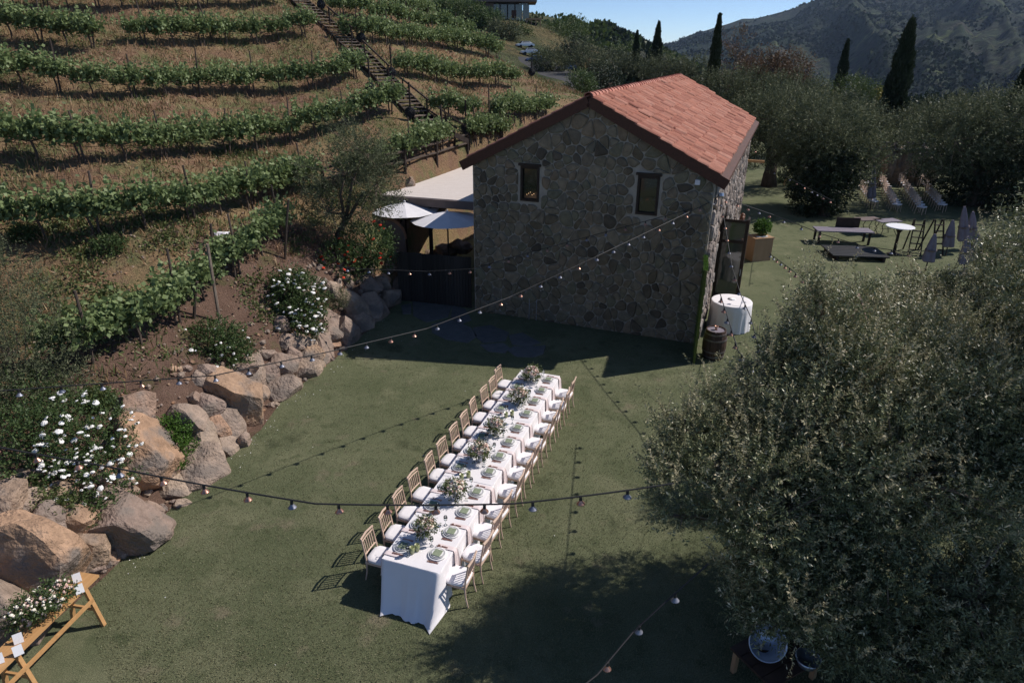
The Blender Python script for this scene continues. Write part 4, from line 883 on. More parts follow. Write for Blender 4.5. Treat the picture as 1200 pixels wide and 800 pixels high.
for ri, (pl, lab) in enumerate(ROWS):
    W_ = []
    for (a, c) in zip(pl[:-1], pl[1:]):
        m = max(2, int(math.hypot(a[0]-c[0], a[1]-c[1])/8))
        for k in range(m):
            h_ = hit(a[0]+(c[0]-a[0])*k/m, a[1]+(c[1]-a[1])*k/m, 85)
            if h_ is not None and (not W_ or (h_-W_[-1]).length < 7): W_.append(h_)
    if len(W_) < 2: continue
    acc = 0; nxt = .6; k = 0; sp = 1.38
    for a, c in zip(W_[:-1], W_[1:]):
        l = (Vector((c.x, c.y, 0))-Vector((a.x, a.y, 0))).length
        while nxt <= acc+l:
            q = a.lerp(c, (nxt-acc)/max(l, 1e-6)); z = float(hz(q.x, q.y)); an = math.atan2(c.y-a.y, c.x-a.x); j = random.randrange(6); sc = random.uniform(.84, 1.1)
            if ri in (0,): sc *= 1.0
            if random.random() > .03:
                gl = 'vines of the '+lab; ll = ORD[min(k, 48)]+' grapevine from the left, '+lab
                if not used[j]: o = vprotos[j]; used[j] = True; tag(o, ll, 'grapevine', gl); o.location = (q.x, q.y, z-.02); o.rotation_euler = (0, 0, an); o.scale = (sc,)*3
                else: o = dup(vprotos[j], (q.x, q.y, z-.02), an, ll, gl, sc)
            if k % 2 == 0:
                o = bpy.data.objects.new('vineyard_post', pm); COL.objects.link(o); o.location = (q.x+.2*math.cos(an), q.y+.2*math.sin(an), z); o.rotation_euler = (random.uniform(-.09, .09), random.uniform(-.09, .09), 0); o.scale = (1, 1, random.uniform(.9, 1.15)); tag(o, ORD[min(k//2, 48)]+' trellis post from the left, '+lab, 'post', 'trellis posts of the '+lab)
            k += 1; tot += 1; nxt += sp
        acc += l
    b = MB(); pts = [(p.x, p.y, float(hz(p.x, p.y))+.5) for p in W_[::2]]
    if len(pts) > 1:
        b.tube(pts, .009, 3, cap=False); b.tube([(x, y, z+.45) for x, y, z in pts], .005, 3, cap=False)
        tag(b.build('trellis_wire', M_blk), 'trellis wire and drip line of the '+lab, 'wire')
print('vines', tot)
for k, (x0, y0, x1, y1, l) in enumerate([(243, 286, 258, 380, 'tall brown stake standing alone in front of the lowest vines'), (338, 234, 333, 303, 'grey wooden post at the uphill end of the lowest vine row'), (128, 370, 112, 402, 'short leaning stake at the left end of the lowest vine row'), (208, 318, 222, 345, 'thin stake tilted over in the weeds above the lowest vines'), (247, 262, 249, 290, 'short dark stake beside the white rag'), (231, 330, 226, 372, 'low dark stake under the lowest vines'), (232, 2, 250, 50, 'tall leaning post at the upper left of the vineyard'), (95, 30, 70, 0, 'leaning pale post at the top left of the hill')]):
    g = hit(x1, y1); top = atY(x0, y0, g.y)
    b = MB(); b.tube([(0, 0, -.15), ((top-g)*.5), (top-g)], [.045, .042, .038], 6); o = b.build('stake', M_post if k else M_stair); o.location = g; tag(o, l, 'stake')
g = hit(258, 277); o = MB().blob((0, 0, .05), (.28, .16, .09), 2, .7, 3).build('rag', M_white); o.location = g; tag(o, 'crumpled white rag lying in the weeds by a stake', 'rag')
# dry grass and weeds
def scatter(n, x0, x1, y0, y1, dmin, f, dmax=99):
    X = rng.uniform(x0, x1, n); Y = rng.uniform(y0, y1, n); d = edge_d(X, Y); u = X/(Y*.95)
    k = (d > dmin) & (d < dmax) & (u > -.95) & (u < .3) & f(X, Y, d); X, Y = X[k], Y[k]; return X, Y, hz(X, Y)
X, Y, Z = scatter(110000, -36, 8, 8, 60, 2.0, lambda x, y, d: (fbm(x*.5, y*.5, 3, 77)+.02*d > .5))
g = link('dry_grass', leaf_mesh('dry_grass', np.c_[X, Y, Z-.02], rng.normal(size=(len(X), 3))*.45+[0, 0, 1], .26*(.5+rng.random(len(X))), .035, rng.random(len(X))), L_dry, kind='stuff'); tag(g, 'dry tan grass between the vine rows', 'grass')
X, Y, Z = scatter(120000, -36, 8, 8, 60, 1.5, lambda x, y, d: (fbm(x*.45, y*.45, 4, 177) > .52))
g = link('green_grass', leaf_mesh('green_grass', np.c_[X, Y, Z-.02], rng.normal(size=(len(X), 3))*.5+[0, 0, 1], .22*(.5+rng.random(len(X))), .035, rng.random(len(X))), L_weed, kind='stuff'); tag(g, 'green grass patches on the slope between the vine rows', 'grass')
def clumpy(n, x0, x1, y0, y1, dmin, dmax, per, rad, L_, W_, thr, seed):
    X, Y, Z = scatter(n, x0, x1, y0, y1, dmin, lambda x, y, d: fbm(x*.7, y*.7, 3, seed) > thr, dmax)
    o = rng.normal(size=(len(X), per, 3))*[rad, rad, rad*.3]; P = (np.c_[X, Y, Z][:, None]+o).reshape(-1, 3); P[:, 2] = hz(P[:, 0], P[:, 1])+rng.random(len(P))*rad*.6
    return P, rng.normal(size=P.shape)*[1, 1, .5]+[0, 0, .5], L_, W_
P, D, a, c = clumpy(8500, -34, 6, 8, 55, .9, 60, 9, .16, .1, .06, .52, 5)
g = link('weeds', leaf_mesh('weeds', P, D, a*(.6+.8*rng.random(len(P))), c, rng.random(len(P))), L_weed, kind='stuff'); tag(g, 'green and yellowish weeds scattered over the bank', 'weeds')
P, D, a, c = clumpy(9000, -14, -4, 8, 28, 1.0, 8, 12, .13, .085, .06, .5, 15)
g = link('weeds', leaf_mesh('weeds', P, D, a*(.6+.8*rng.random(len(P))), c, rng.random(len(P))), L_weed, kind='stuff'); tag(g, 'leafy ground cover on the bare bank behind the boulders', 'weeds')
b = MB(); r = random.Random(8)
for k in range(1500):
    i = r.randrange(2, 13); t = r.random(); e = EDGE[i]*(1-t)+EDGE[i+1]*t; dn = EDGE[i+1]-EDGE[i]; dn = dn/np.hypot(*dn); q = e+np.array([-dn[1], dn[0]])*r.uniform(1.0, 5.5)
    s = r.uniform(.012, .05); b.blob((q[0], q[1], float(hz(q[0], q[1]))+s*.3), (s, s, s*.7), 1, .4, r.random()*90, r.random())
tag(b.build('gravel', M_boulder, kind='stuff'), 'small loose stones on the brown soil behind the boulders', 'gravel')
n_ = 240000; Yg = 5.6+15*rng.random(n_)**1.5; Xg = (rng.random(n_)*1.9-.93)*Yg*.92; kk_ = (edge_d(Xg, Yg) < -.05); Xg, Yg = Xg[kk_], Yg[kk_]
g = link('turf_blades', leaf_mesh('turf_blades', np.c_[Xg, Yg, np.zeros(len(Xg))-.002], rng.normal(size=(len(Xg), 3))*.7+[.15, 0, .8], .034*(.6+.8*rng.random(len(Xg))), .010, rng.random(len(Xg))*.6+.2+.1*fbm(Xg*3, Yg*3, 2, 7)), leafmat('turf blade green', (.15, .148, .078), (.205, .198, .112), (.27, .235, .155), trans=.15), kind='stuff'); tag(g, 'short dull green turf blades covering the lawn', 'grass')
# dirt fringe, petals and leaves on the lawn edge
P = []
for k in range(170):
    i = random.randrange(2, 12); t = random.random(); e = EDGE[i]*(1-t)+EDGE[i+1]*t; P.append((e[0]+abs(random.gauss(0, .35))+.08, e[1]+random.uniform(-.1, .1), .006))
for k in range(25): P.append((random.uniform(-6, 2), random.uniform(6.5, 20), .006))
P = np.array(P); g = link('fallen_petals', leaf_mesh('fallen_petals', P, rng.normal(size=P.shape)*[1, 1, .15], .028, .02, rng.random(len(P))), M_rose, kind='stuff'); tag(g, 'white petals scattered on the turf along the boulders', 'petals')
b = MB(); V = []; E2 = EDGE[1:15]
for k, e in enumerate(E2): V.append((e[0]-.3, e[1], .004))
for k, e in enumerate(E2): V.append((e[0]+.13+.05*math.sin(k*2.7), e[1]-.05, .004))
n = len(E2); b.add(V, [(k, n+k, n+k+1, k+1) for k in range(n-1)]); b.build('soil_fringe', M_soil, kind='structure')

# ------------------------------------------------------------------ hillside stairs, handrails, coils, rail fence
sp_ = [hit(*p) for p in [(336, -10), (351, 4), (370, 20), (392, 38), (410, 55), (428, 72), (449, 94), (470, 115), (487, 134), (506, 150), (522, 160), (538, 168)]]
st = thing('hillside_stairs', 'weathered wooden staircase climbing the vineyard slope between the vine rows', 'stairs'); k = 0; acc = 0; nx = 0
for a, c in zip(sp_[:-1], sp_[1:]):
    L_ = (Vector((c.x, c.y, 0))-Vector((a.x, a.y, 0))).length; d = Vector((c.x-a.x, c.y-a.y, 0)).normalized(); n = Vector((-d.y, d.x, 0)); rzz = math.atan2(n.y, n.x)
    if L_ < .05: continue
    while nx <= acc+L_:
        q = a.lerp(c, (nx-acc)/L_); s = MB().box((0, 0, 0), (1.05, .24, .045)).build('step', M_stair, st); s.location = (q.x, q.y, q.z+.16); s.rotation_euler = (0, 0, rzz+random.uniform(-.02, .02)); nx += .40
    for sg in (-1, 1): MB().beam(a+n*sg*.54+Vector((0, 0, .10)), c+n*sg*.54+Vector((0, 0, .10)), .05, .22).build('stringer', M_darkwd, st)
    acc += L_
for k, (x0, y0, x1, y1, l) in enumerate([(387, 11, 413, 35, 'topmost handrail of the hillside stairs'), (428, 52, 456, 81, 'second handrail from the top of the hillside stairs'), (473, 97, 501, 122, 'third handrail down beside the hillside stairs'), (503, 135, 533, 155, 'lower handrail left of the bottom stair landing'), (517, 133, 550, 156, 'lowest handrail, on the right of the bottom landing')]):
    pa, pb = hit(x0, y0+20), hit(x1, y1+18); t = thing('handrail', 'dark wooden '+l, 'handrail', pa)
    ua, ub = Vector((0, 0, .95)), pb-pa+Vector((0, 0, .92)); MB().beam(ua-(ub-ua).normalized()*.15, ub+(ub-ua).normalized()*.15, .06, .07).build('rail', M_darkwd, t)
    for q in (ua, ub): MB().box((q.x, q.y, q.z-.5), (.07, .07, 1.0)).build('post', M_darkwd, t)
for x, y, l in [(424, 47, 'by the topmost stairs handrail'), (459, 88, 'on the post right of the second handrail'), (434, 107, 'on the slope left of the stairs'), (481, 136, 'at the right end of the third vine row'), (377, 8, 'beside the top steps'), (546, 156, 'by the bottom stair landing'), (623, 86, 'on the far end post of the fifth vine row')]:
    p = hit(x, y+6); t = thing('hose_coil', 'round black coil of irrigation hose '+l, 'hose coil', p)
    for q in range(3):
        b = MB(); rr = .07+.07*q; b.tube([(math.cos(a_)*rr, .03*q-.03, .38+math.sin(a_)*rr) for a_ in np.linspace(0, 6.283, 15)], .05, 5, cap=False); b.build('hose_loop', M_blk, t)
    MB().box((0, .1, .75), (.07, .07, 1.9)).build('post', M_darkwd, t)
rf = thing('rail_fence', 'rustic log rail fence behind the beige patio roof', 'fence'); fp = [hit(*p) for p in [(380, 224), (430, 212), (475, 203), (512, 192), (548, 183)]]
for a in fp: MB().tube([a-Vector((0, 0, .2)), a+Vector((0, 0, .95))], .07, 7).build('post', M_darkwd, rf)
for a, c in zip(fp[:-1], fp[1:]):
    for hh in (.45, .85): MB().tube([a+Vector((0, 0, hh)), (a+c)/2+Vector((0, 0, hh+.02)), c+Vector((0, 0, hh))], .05, 6).build('rail', M_post, rf)

# ------------------------------------------------------------------ patio: roof, umbrellas, plank fence, pots
ZP = 3.25; pr = [gnd(447, 229, ZP), gnd(552, 238, ZP), gnd(553, 191, ZP), gnd(528, 191, ZP)]
pt = thing('patio_roof', 'flat beige corrugated patio roof attached to the left of the stone house', 'roof', (0, 0, 0))
inn = Vector((.25, .1, 0)); pr[1] += inn; pr[2] += inn
ax = (pr[1]-pr[0]).normalized(); nseg = 22
for k in range(nseg):
    a0, a1 = k/nseg, (k+.985)/nseg; A = pr[0].lerp(pr[3], a0); B_ = pr[1].lerp(pr[2], a0); C_ = pr[1].lerp(pr[2], a1); D_ = pr[0].lerp(pr[3], a1); up = Vector((0, 0, .035)); z0 = Vector((0, 0, .0))
    MB().add([A, B_, C_, D_, A+up+z0, B_+up+z0, C_+up+z0, D_+up+z0], [(3, 2, 1, 0), (4, 5, 6, 7), (0, 1, 5, 4), (1, 2, 6, 5), (2, 3, 7, 6), (3, 0, 4, 7)]).build('roof_panel', M_awn, pt)
MB().beam(pr[0]-Vector((0, .06, .14)), pr[1]-Vector((0, .06, .14)), .08, .30).build('fascia', M_fascia, pt); MB().beam(pr[0]-Vector((.05, -.05, .14)), pr[3]-Vector((.05, 0, .14)), .08, .28).build('fascia', M_fascia, pt)
for q in (pr[0]+Vector((.1, .1, 0)), pr[0].lerp(pr[1], .5)+Vector((0, .2, 0)), pr[3]+Vector((0, -.1, 0))): MB().box((q.x, q.y, ZP/2-.05), (.14, .14, ZP-.12)).build('post', M_darkwd, pt)
def umbrella(px, py, Y, R_, lab, tilt=(0, 0), n=8, drop=.30):
    c = atY(px, py, Y); t = thing('patio_umbrella', lab, 'umbrella', (c.x, c.y, 0), 0, 'open white patio umbrellas'); z = c.z
    for k in range(n):
        b = MB(); a0, a1 = 2*math.pi*k/n+.2, 2*math.pi*(k+1)/n+.2; V = []; m = 4
        for q in range(m+1):
            s = q/m
            for e in (0, .5, 1):
                a = a0+(a1-a0)*e; rr = R_*s*(1 if e != .5 else .955); V.append((math.cos(a)*rr, math.sin(a)*rr, z-drop*s**1.15-(.03*s if e == .5 else 0)))
        b.add(V, [(q*3+e, (q+1)*3+e, (q+1)*3+e+1, q*3+e+1) for q in range(m) for e in (0, 1)]); b.build('canopy_panel', M_white, t)
        MB().tube([(0, 0, z-.03), (math.cos(a0)*R_, math.sin(a0)*R_, z-drop-.01)], .012, 4).build('rib', M_darkwd, t)
    MB().tube([(0, 0, 0), (0, 0, z+.08)], .03, 8).build('pole', M_darkwd, t); MB().lathe((0, 0, z), [(.05, 0), (.04, .06), (0, .09)], 8).build('finial', M_white, t)
    MB().lathe((0, 0, 0), [(.3, 0), (.3, .06), (.05, .1)], 14).build('base', M_darkwd, t)
umbrella(474, 237, 25.6, 1.32, 'open white umbrella on the left under the patio roof edge'); umbrella(524, 248, 24.9, 1.42, 'open white umbrella on the right, touching the house wall')
fn = thing('plank_fence', 'dark vertical plank fence between the rock wall and the stone house', 'fence'); f0, f1 = gnd(468, 352), gnd(553, 361); nf = 26
for k in range(nf):
    p = f0.lerp(f1, (k+.5)/nf); L_ = (f1-f0).length/nf; rz_ = math.atan2(f1.y-f0.y, f1.x-f0.x); b = MB(); b.box((0, 0, .95), (L_*.9, .03, 1.86+random.uniform(-.03, .03))); o = b.build('plank', M_fence, fn); o.location = p; o.rotation_euler = (0, 0, rz_)
for zz in (.4, 1.5): MB().beam(f0+Vector((0, .05, zz)), f1+Vector((0, .05, zz)), .05, .09).build('rail', M_fence, fn)
# terracotta arch-backed jar and dark patio clutter behind the fence
c = atY(455, 300, 24.6); t = thing('wall_arch', 'rounded terracotta-edged wall cap beside the scarlet flowers', 'wall', (c.x, c.y, 0)); V = [(-.75, 0, 0), (.75, 0, 0)]
b = MB(); n = 14; pr_ = [(-.7, 0)]+[(-.7*math.cos(math.pi*k/n), 1.9+.75*math.sin(math.pi*k/n)) for k in range(n+1)]+[(.7, 0)]; m = len(pr_)
b.add([(x, -.12, z) for x, z in pr_]+[(x, .12, z) for x, z in pr_], [tuple(range(m))[::-1], tuple(m+k for k in range(m))]+[(k, (k+1) % m, m+(k+1) % m, m+k) for k in range(m)]); b.build('wall_body', M_fascia, t)
MB().tube([(-.7*math.cos(math.pi*k/n), -.02, 1.92+.77*math.sin(math.pi*k/n)) for k in range(n+1)], .07, 6).build('coping', M_terra, t)
for k, (x, y, s_, l) in enumerate([(505, 310, .6, 'brown rounded boulder in the shaded patio, left'), (520, 296, .5, 'brown rounded boulder in the shaded patio, middle'), (540, 290, .45, 'brown rounded boulder in the shaded patio, next to the house')]):
    c = atY(x, y, 27.5); o = MB().blob((0, 0, 0), (s_, s_, s_*.6), 3, .6, k).build('patio_boulder', M_boulder, None, True); o.location = (c.x, c.y, max(c.z, .3)); tag(o, l, 'boulder')
    MB().blob((0, 0, 0), (.1, .1, .1), 1) if False else None
# flagstones
pvg = thing('flagstone_path', 'irregular grey flagstones set into the shaded lawn before the house', 'path')
FS = [[(483, 353), (510, 350), (530, 358), (525, 372), (500, 378), (484, 370)], [(505, 380), (528, 374), (552, 384), (560, 394), (548, 402), (522, 398), (506, 390)], [(554, 384), (575, 381), (597, 390), (592, 400), (566, 402), (556, 394)], [(596, 393), (612, 390), (634, 402), (622, 406), (600, 404)], [(594, 410), (602, 406), (626, 406), (640, 405), (637, 415), (625, 419), (604, 418)], [(562, 404), (590, 402), (598, 408), (592, 414), (572, 412)], [(470, 358), (482, 356), (482, 368), (472, 368)], [(530, 358), (545, 362), (553, 375), (540, 380), (528, 372)]]
for pl in FS:
    b = MB(); P = [gnd(*p) for p in pl]; c = sum(P, Vector())/len(P); n = len(P); b.add([p+Vector((0, 0, .0)) for p in P]+[c+(p-c)*.97+Vector((0, 0, .022)) for p in P], [(k, (k+1) % n, n+(k+1) % n, n+k) for k in range(n)]+[tuple(n+k for k in range(n))]); o = b.build('flagstone', M_slab, pvg); 
# ------------------------------------------------------------------ festoon strings
bm = MB(); bm.lathe((0, 0, -.13), [(.018, .13), (.02, .07), (.024, .06), (.024, .05)], 8); me_sock = bm.mesh('socket'); me_sock.materials.append(M_blk)
def shade_me(m): b = MB(); b.lathe((0, 0, -.15), [(.02, .09), (.026, .075), (.05, .045), (.056, .038), (.052, .038), (.024, .068)], 12, cap=False); me = b.mesh('lamp_shade', True); me.materials.append(m); return me
me_sh = [shade_me(M_steel), shade_me(M_copper)]
me_bl = MB().lathe((0, 0, -.17), [(0, .03), (.013, .036), (.018, .05), (.016, .065), (.012, .08)], 10, cap=False).mesh('bulb', True); me_bl.materials.append(M_bulb)
def string(knots, sag, lab, off=.3, gap=.6, rad=.011, copper=.5):
    t = thing('string_lights', lab, 'string lights'); pts = []
    for i, (a, c) in enumerate(zip(knots[:-1], knots[1:])):
        a, c = Vector(a), Vector(c); s_ = sag[i] if hasattr(sag, '__len__') else sag; m = 28
        for k in range(m+(i == len(knots)-2)): u = k/m; p = a.lerp(c, u); p.z -= s_*4*u*(1-u); pts.append(p)
    MB().tube(pts, rad, 6).build('cable', M_blk, t)
    acc = 0; nx = off; k = 0
    for a, c in zip(pts[:-1], pts[1:]):
        l = (c-a).length
        while nx <= acc+l:
            q = a.lerp(c, (nx-acc)/l); o = bpy.data.objects.new('socket', me_sock); COL.objects.link(o); o.parent = t; o.location = q; o.rotation_euler = (random.uniform(-.12, .12), random.uniform(-.12, .12), 0)
            for me, nm in ((me_sh[1 if random.random() < copper else 0], 'lamp_shade'), (me_bl, 'bulb')): e = bpy.data.objects.new(nm, me); COL.objects.link(e); e.parent = o
            nx += gap; k += 1
        acc += l
cor = HC-hb_*.05+ha*.25+Vector((0, 0, 4.55)); cor2 = HC-hb_*.12+ha*.9+Vector((0, 0, 4.5))
A = [gnd(-120, 500, 3.9), gnd(130, 547, 3.6), gnd(370, 590, 3.45), gnd(600, 590, 3.45), gnd(790, 566, 3.6)]
string(A, .02, 'string of shaded bulbs crossing the near end of the long table', .2)
string([gnd(-60, 462, 3.4), gnd(250, 440, 3.1), gnd(390, 411, 3.0), gnd(500, 385, 2.85), gnd(600, 347, 3.1), gnd(700, 300, 3.7), cor], .0, 'string of bulbs from the house corner to the white rose bushes', .35)
string([gnd(395, 312, 2.7), gnd(423, 315, 2.6), gnd(500, 318, 2.5), gnd(553, 315, 2.6), gnd(620, 296, 3.0), cor+Vector((-.03, 0, -.1))], .0, 'upper string of bulbs across the shaded gable wall to the patio', .3)
string([cor2, gnd(858, 314, 3.3), gnd(868, 345, 2.95), gnd(880, 372, 2.7), gnd(889, 408, 2.45), gnd(900, 440, 2.5)], .0, 'string of bulbs hanging down over the white round table', .3)
string([cor2, gnd(907, 252, 3.6), gnd(965, 275, 3.2), gnd(1010, 288, 3.1), gnd(1080, 298, 3.4)], .0, 'string of bulbs from the house corner over the far lawn furniture', .3)
e2 = HC+ha*HLn-hb_*.3+Vector((0, 0, 3.9))
string([e2, gnd(895, 196, 2.6), gnd(922, 207, 2.3), gnd(950, 222, 2.6), gnd(975, 235, 3.2)], .0, 'string of bulbs from the far house corner to the dark tree', .3, gap=1.6)
string([gnd(902, 297, 1.6), gnd(925, 314, 2.6), gnd(945, 330, 3.0), gnd(962, 347, 3.2), gnd(990, 380, 3.4)], .0, 'string of bulbs running from behind the plywood bar into the olive', .3, gap=1.0)
string([gnd(650, 830, 1.7), gnd(700, 790, 1.8), gnd(742, 740, 2.0), gnd(781, 704, 2.3), gnd(830, 660, 2.8)], .0, 'string of bulbs in the tree shade at the bottom of the view', .25)
G0, G1 = gnd(655, 760), gnd(675, 520); sh_ = Vector((.948*1.018, .317*1.018, 1))
string([G0+sh_*3.6, G0.lerp(G1, .5)+sh_*3.3, G1+sh_*3.4], .0, 'string of bulbs passing through the big olive crown', .25)

# ------------------------------------------------------------------ trestle table bottom left, cards, flowers
ZB = .78; ba, bb = gnd(116, 673, ZB), gnd(-45, 830, ZB); bx = (bb-ba).normalized(); by = Vector((-bx.y, bx.x, 0)); by = by if by.x < 0 else -by
bn = thing('trestle_table', 'narrow honey-coloured wooden trestle table beside the boulders at bottom left', 'table'); Lb = (bb-ba).length
wb = (gnd(92, 672, ZB)-ba).dot(by); wb = max(.34, min(.5, wb))
nb = 3
for k in range(nb):
    o = MB().beam(Vector((0, 0, -.02)), Vector((Lb, 0, -.02)), wb/nb-.006, .04).build('plank', M_bench, bn); o.location = ba+by*(wb*(k+.5)/nb); o.rotation_euler = (0, 0, math.atan2(bx.y, bx.x))
for s in (.28, 1.55, 2.75):
    if s > Lb: continue
    c = ba+bx*s
    for q, fo in ((.03, -.14), (wb-.03, .14)):
        MB().beam(c+by*q-Vector((0, 0, .05)), c+by*(q+fo)-Vector((0, 0, ZB-.0)), .05, .06, up=bx).build('leg', M_bench, bn)
    MB().beam(c+by*-.05-Vector((0, 0, .45)), c+by*(wb+.05)-Vector((0, 0, .45)), .035, .05).build('crossbar', M_bench, bn)
MB().beam(ba+bx*.27+by*-.045-Vector((0, 0, .26)), ba+bx*min(Lb, 2.9)+by*-.045-Vector((0, 0, .26)), .03, .06).build('brace', M_bench, bn)
for k, (x, y, l) in enumerate([(90, 677, 'upper card of the pair at the far end of the trestle table'), (93, 690, 'lower card of the pair at the far end of the trestle table'), (21, 748, 'upper card of the pair at the near end of the trestle table'), (21, 762, 'lower card of the pair at the near end of the trestle table'), (-2, 772, 'card at the very left edge on the trestle table')]):
    p = gnd(x, y, ZB+.07); t = thing('card_stand', 'small white '+l, 'card', (p.x, p.y, ZB), math.radians(35+6*(k % 2)), 'white cards on the trestle table')
    Mx = Matrix.Rotation(-.35, 3, 'X'); MB().box((0, 0, .075), (.115, .004, .15), M=Mx).build('card', M_card, t); MB().box((0, .03, .012), (.1, .06, .02)).build('holder', M_blush, t)
for k, (x, y, R_, l) in enumerate([(66, 705, .2, 'loose white and pale pink flower arrangement, right one on the trestle table'), (48, 716, .22, 'tall loose green and white flower arrangement, middle one on the trestle table'), (30, 725, .17, 'leafy green flower arrangement, left one on the trestle table')]):
    p = gnd(x, y, ZB+.12); centre(0, 0, l, 30+k, R_, base=Vector((p.x, p.y, ZB)), vase=M_blush)

# ------------------------------------------------------------------ by the sunny wall: round table, barrel, bar, plant, person
p = gnd(855, 372, .38); p = Vector((7.3, 20.75, 0))
def round_cloth(name, lab, p, R_, H_, m=M_cloth, n=72):
    b = MB(); V = []; pr_ = [(0, H_), (.5, H_), (.93, H_), (.985, H_-.004), (1.0, H_-.02), (1.01, H_*.75), (1.03, H_*.4), (1.05, .012)]
    for q, (s, z) in enumerate(pr_):
        f = max(0, (H_-z)/H_)
        for j in range(n): a = 2*math.pi*j/n; w_ = 1+(.028*math.sin(a*17)+.016*math.sin(a*29+1))*f*(q > 4); V.append((R_*s*w_*math.cos(a), R_*s*w_*math.sin(a), z))
    b.add(V, [(q*n+j, q*n+(j+1) % n, (q+1)*n+(j+1) % n, (q+1)*n+j)[::-1] for q in range(1, len(pr_)-1) for j in range(n)]+[tuple(n+j for j in range(n))])
    o = b.build(name, m, None, True); o.location = p; o.data.polygons[-1].use_smooth = False; return o
tag(round_cloth('round_table_cloth', '', p, .66, .95), 'round high table under a floor-length white cloth beside the sunny stone wall', 'table')
tag(link('serving_disc', lathe_me('serving_disc', [(0, 0), (.12, 0), (.13, .01), (0, .012)], M_card, 20), None), 'thin pale disc on top of the round white-clothed table', 'plate').location = p+Vector((.03, .12, .952))
p = Vector((6.12, 18.35, 0)); t = thing('wine_barrel', 'dark oak wine barrel standing by the turf screen at the house corner', 'barrel', p)
prof = [(.29, 0), (.315, .12), (.345, .3), (.355, .46), (.345, .62), (.315, .8), (.29, .92)]
for k in range(20):
    a0, a1 = 2*math.pi*(k+.04)/20, 2*math.pi*(k+.96)/20; V = []
    for r0, z in prof: V += [(r0*math.cos(a0), r0*math.sin(a0), z), (r0*math.cos(a1), r0*math.sin(a1), z), (r0*.9*math.cos(a1), r0*.9*math.sin(a1), z), (r0*.9*math.cos(a0), r0*.9*math.sin(a0), z)]
    n = len(prof); MB().add(V, [(q*4+e, q*4+(e+1) % 4, (q+1)*4+(e+1) % 4, (q+1)*4+e) for q in range(n-1) for e in range(4)]+[(3, 2, 1, 0), (4*n-4, 4*n-3, 4*n-2, 4*n-1)]).build('stave', M_barrel, t)
MB().lathe((0, 0, .87), [(0, 0), (.275, 0), (.275, .02), (0, .022)], 24).build('barrel_head', M_canvas, t)
for z, rr in ((.1, .322), (.27, .352), (.64, .354), (.82, .322)): MB().lathe((0, 0, z-.022), [(rr-.012, 0), (rr, 0), (rr, .044), (rr-.012, .044)], 28).build('hoop', M_hoop, t)
tag(link('copper_cup', lathe_me('copper_cup', [(0, 0), (.05, 0), (.03, .03), (.06, .12), (.05, .12), (0, .04)], M_copper, 14), None), 'small copper cup on top of the oak barrel', 'cup').location = p+Vector((0, .02, .892))
p = gnd(887, 306)+Vector((.1, .35, 0)); t = thing('plywood_bar', 'tall plywood box bar with a pale top on the lawn beyond the glass door', 'bar', p, .25)
for c_, d_ in (((0, -.34, .5), (.9, .03, 1.0)), ((0, .34, .5), (.9, .03, 1.0)), ((-.435, 0, .5), (.03, .645, 1.0)), ((.435, 0, .5), (.03, .645, 1.0))): MB().box(c_, d_).build('side_panel', M_crate, t)
for k in range(4): MB().box((-.36+.24*k, 0, 1.025), (.235, .78, .045)).build('top_board', M_crate, t)
MB().tube([(.48, .3, 0), (.44, .3, 1.0)], .02, 6).build('prop', M_bench, t)
q = p+Vector((.12, .22, 1.05)); shrub('potted_plant', 'bright green potted plant on the plywood bar', 'plant', [(q.x, q.y, q.z+.32, .28, .28, .22)], L_lime, 260, 9, .16, .09, .05, base=q)
o = link('plant_pot', lathe_me('plant_pot', [(0, 0), (.13, 0), (.16, .18), (.14, .18), (0, .15)], M_terra, 14), None); o.location = q+Vector((0, 0, .0)); tag(o, 'low clay pot holding the bright plant on the plywood bar', 'pot')
for k, (dx, dy) in enumerate(((-.15, -.2), (.05, -.22), (.2, -.1))): o = bpy.data.objects.new('bowl', me_sp); COL.objects.link(o); o.location = p+Vector((dx, dy, 1.05)); tag(o, ['left', 'middle', 'right'][k]+' small dish at the front of the plywood bar', 'dish', 'dishes on the bar')
# person standing behind the glazed door
pp = gnd(878, 303)+Vector((-.15, 1.2, 0)); t = thing('person', 'person with long auburn hair in a blue dress standing at the plywood bar', 'person', pp, -.5)
def skin_body(name, pts, edges, m, par, sub=2):
    me = bpy.data.meshes.new(name); me.from_pydata([p[:3] for p in pts], edges, []); o = link(name, me, m, par); o.modifiers.new('skin', 'SKIN')
    for v, p in zip(me.skin_vertices[0].data, pts): v.radius = (p[3], p[3]*(p[4] if len(p) > 4 else 1))
    me.skin_vertices[0].data[0].use_root = True; s = o.modifiers.new('sub', 'SUBSURF'); s.levels = s.render_levels = sub; return o
bp_ = [(0, 0, .95, .13, .8), (0, 0, 1.15, .115, .75), (0, 0, 1.36, .14, .65), (0, 0, 1.47, .05), (0, .01, 1.53, .05), (0, .015, 1.6, .085, 1.1), (0, .01, 1.68, .08, 1.1), (-.17, 0, 1.4, .05), (-.22, .02, 1.13, .04), (-.20, .16, .98, .03), (-.17, .26, 1.0, .022), (.17, 0, 1.4, .05), (.23, .02, 1.13, .04), (.21, .17, 1.0, .03), (.19, .27, 1.04, .022), (-.09, 0, .85, .09), (-.095, .02, .48, .06), (-.1, 0, .08, .038), (-.1, .13, .03, .032), (.09, 0, .85, .09), (.095, .02, .48, .06), (.1, -.02, .08, .038), (.1, .11, .03, .032)]
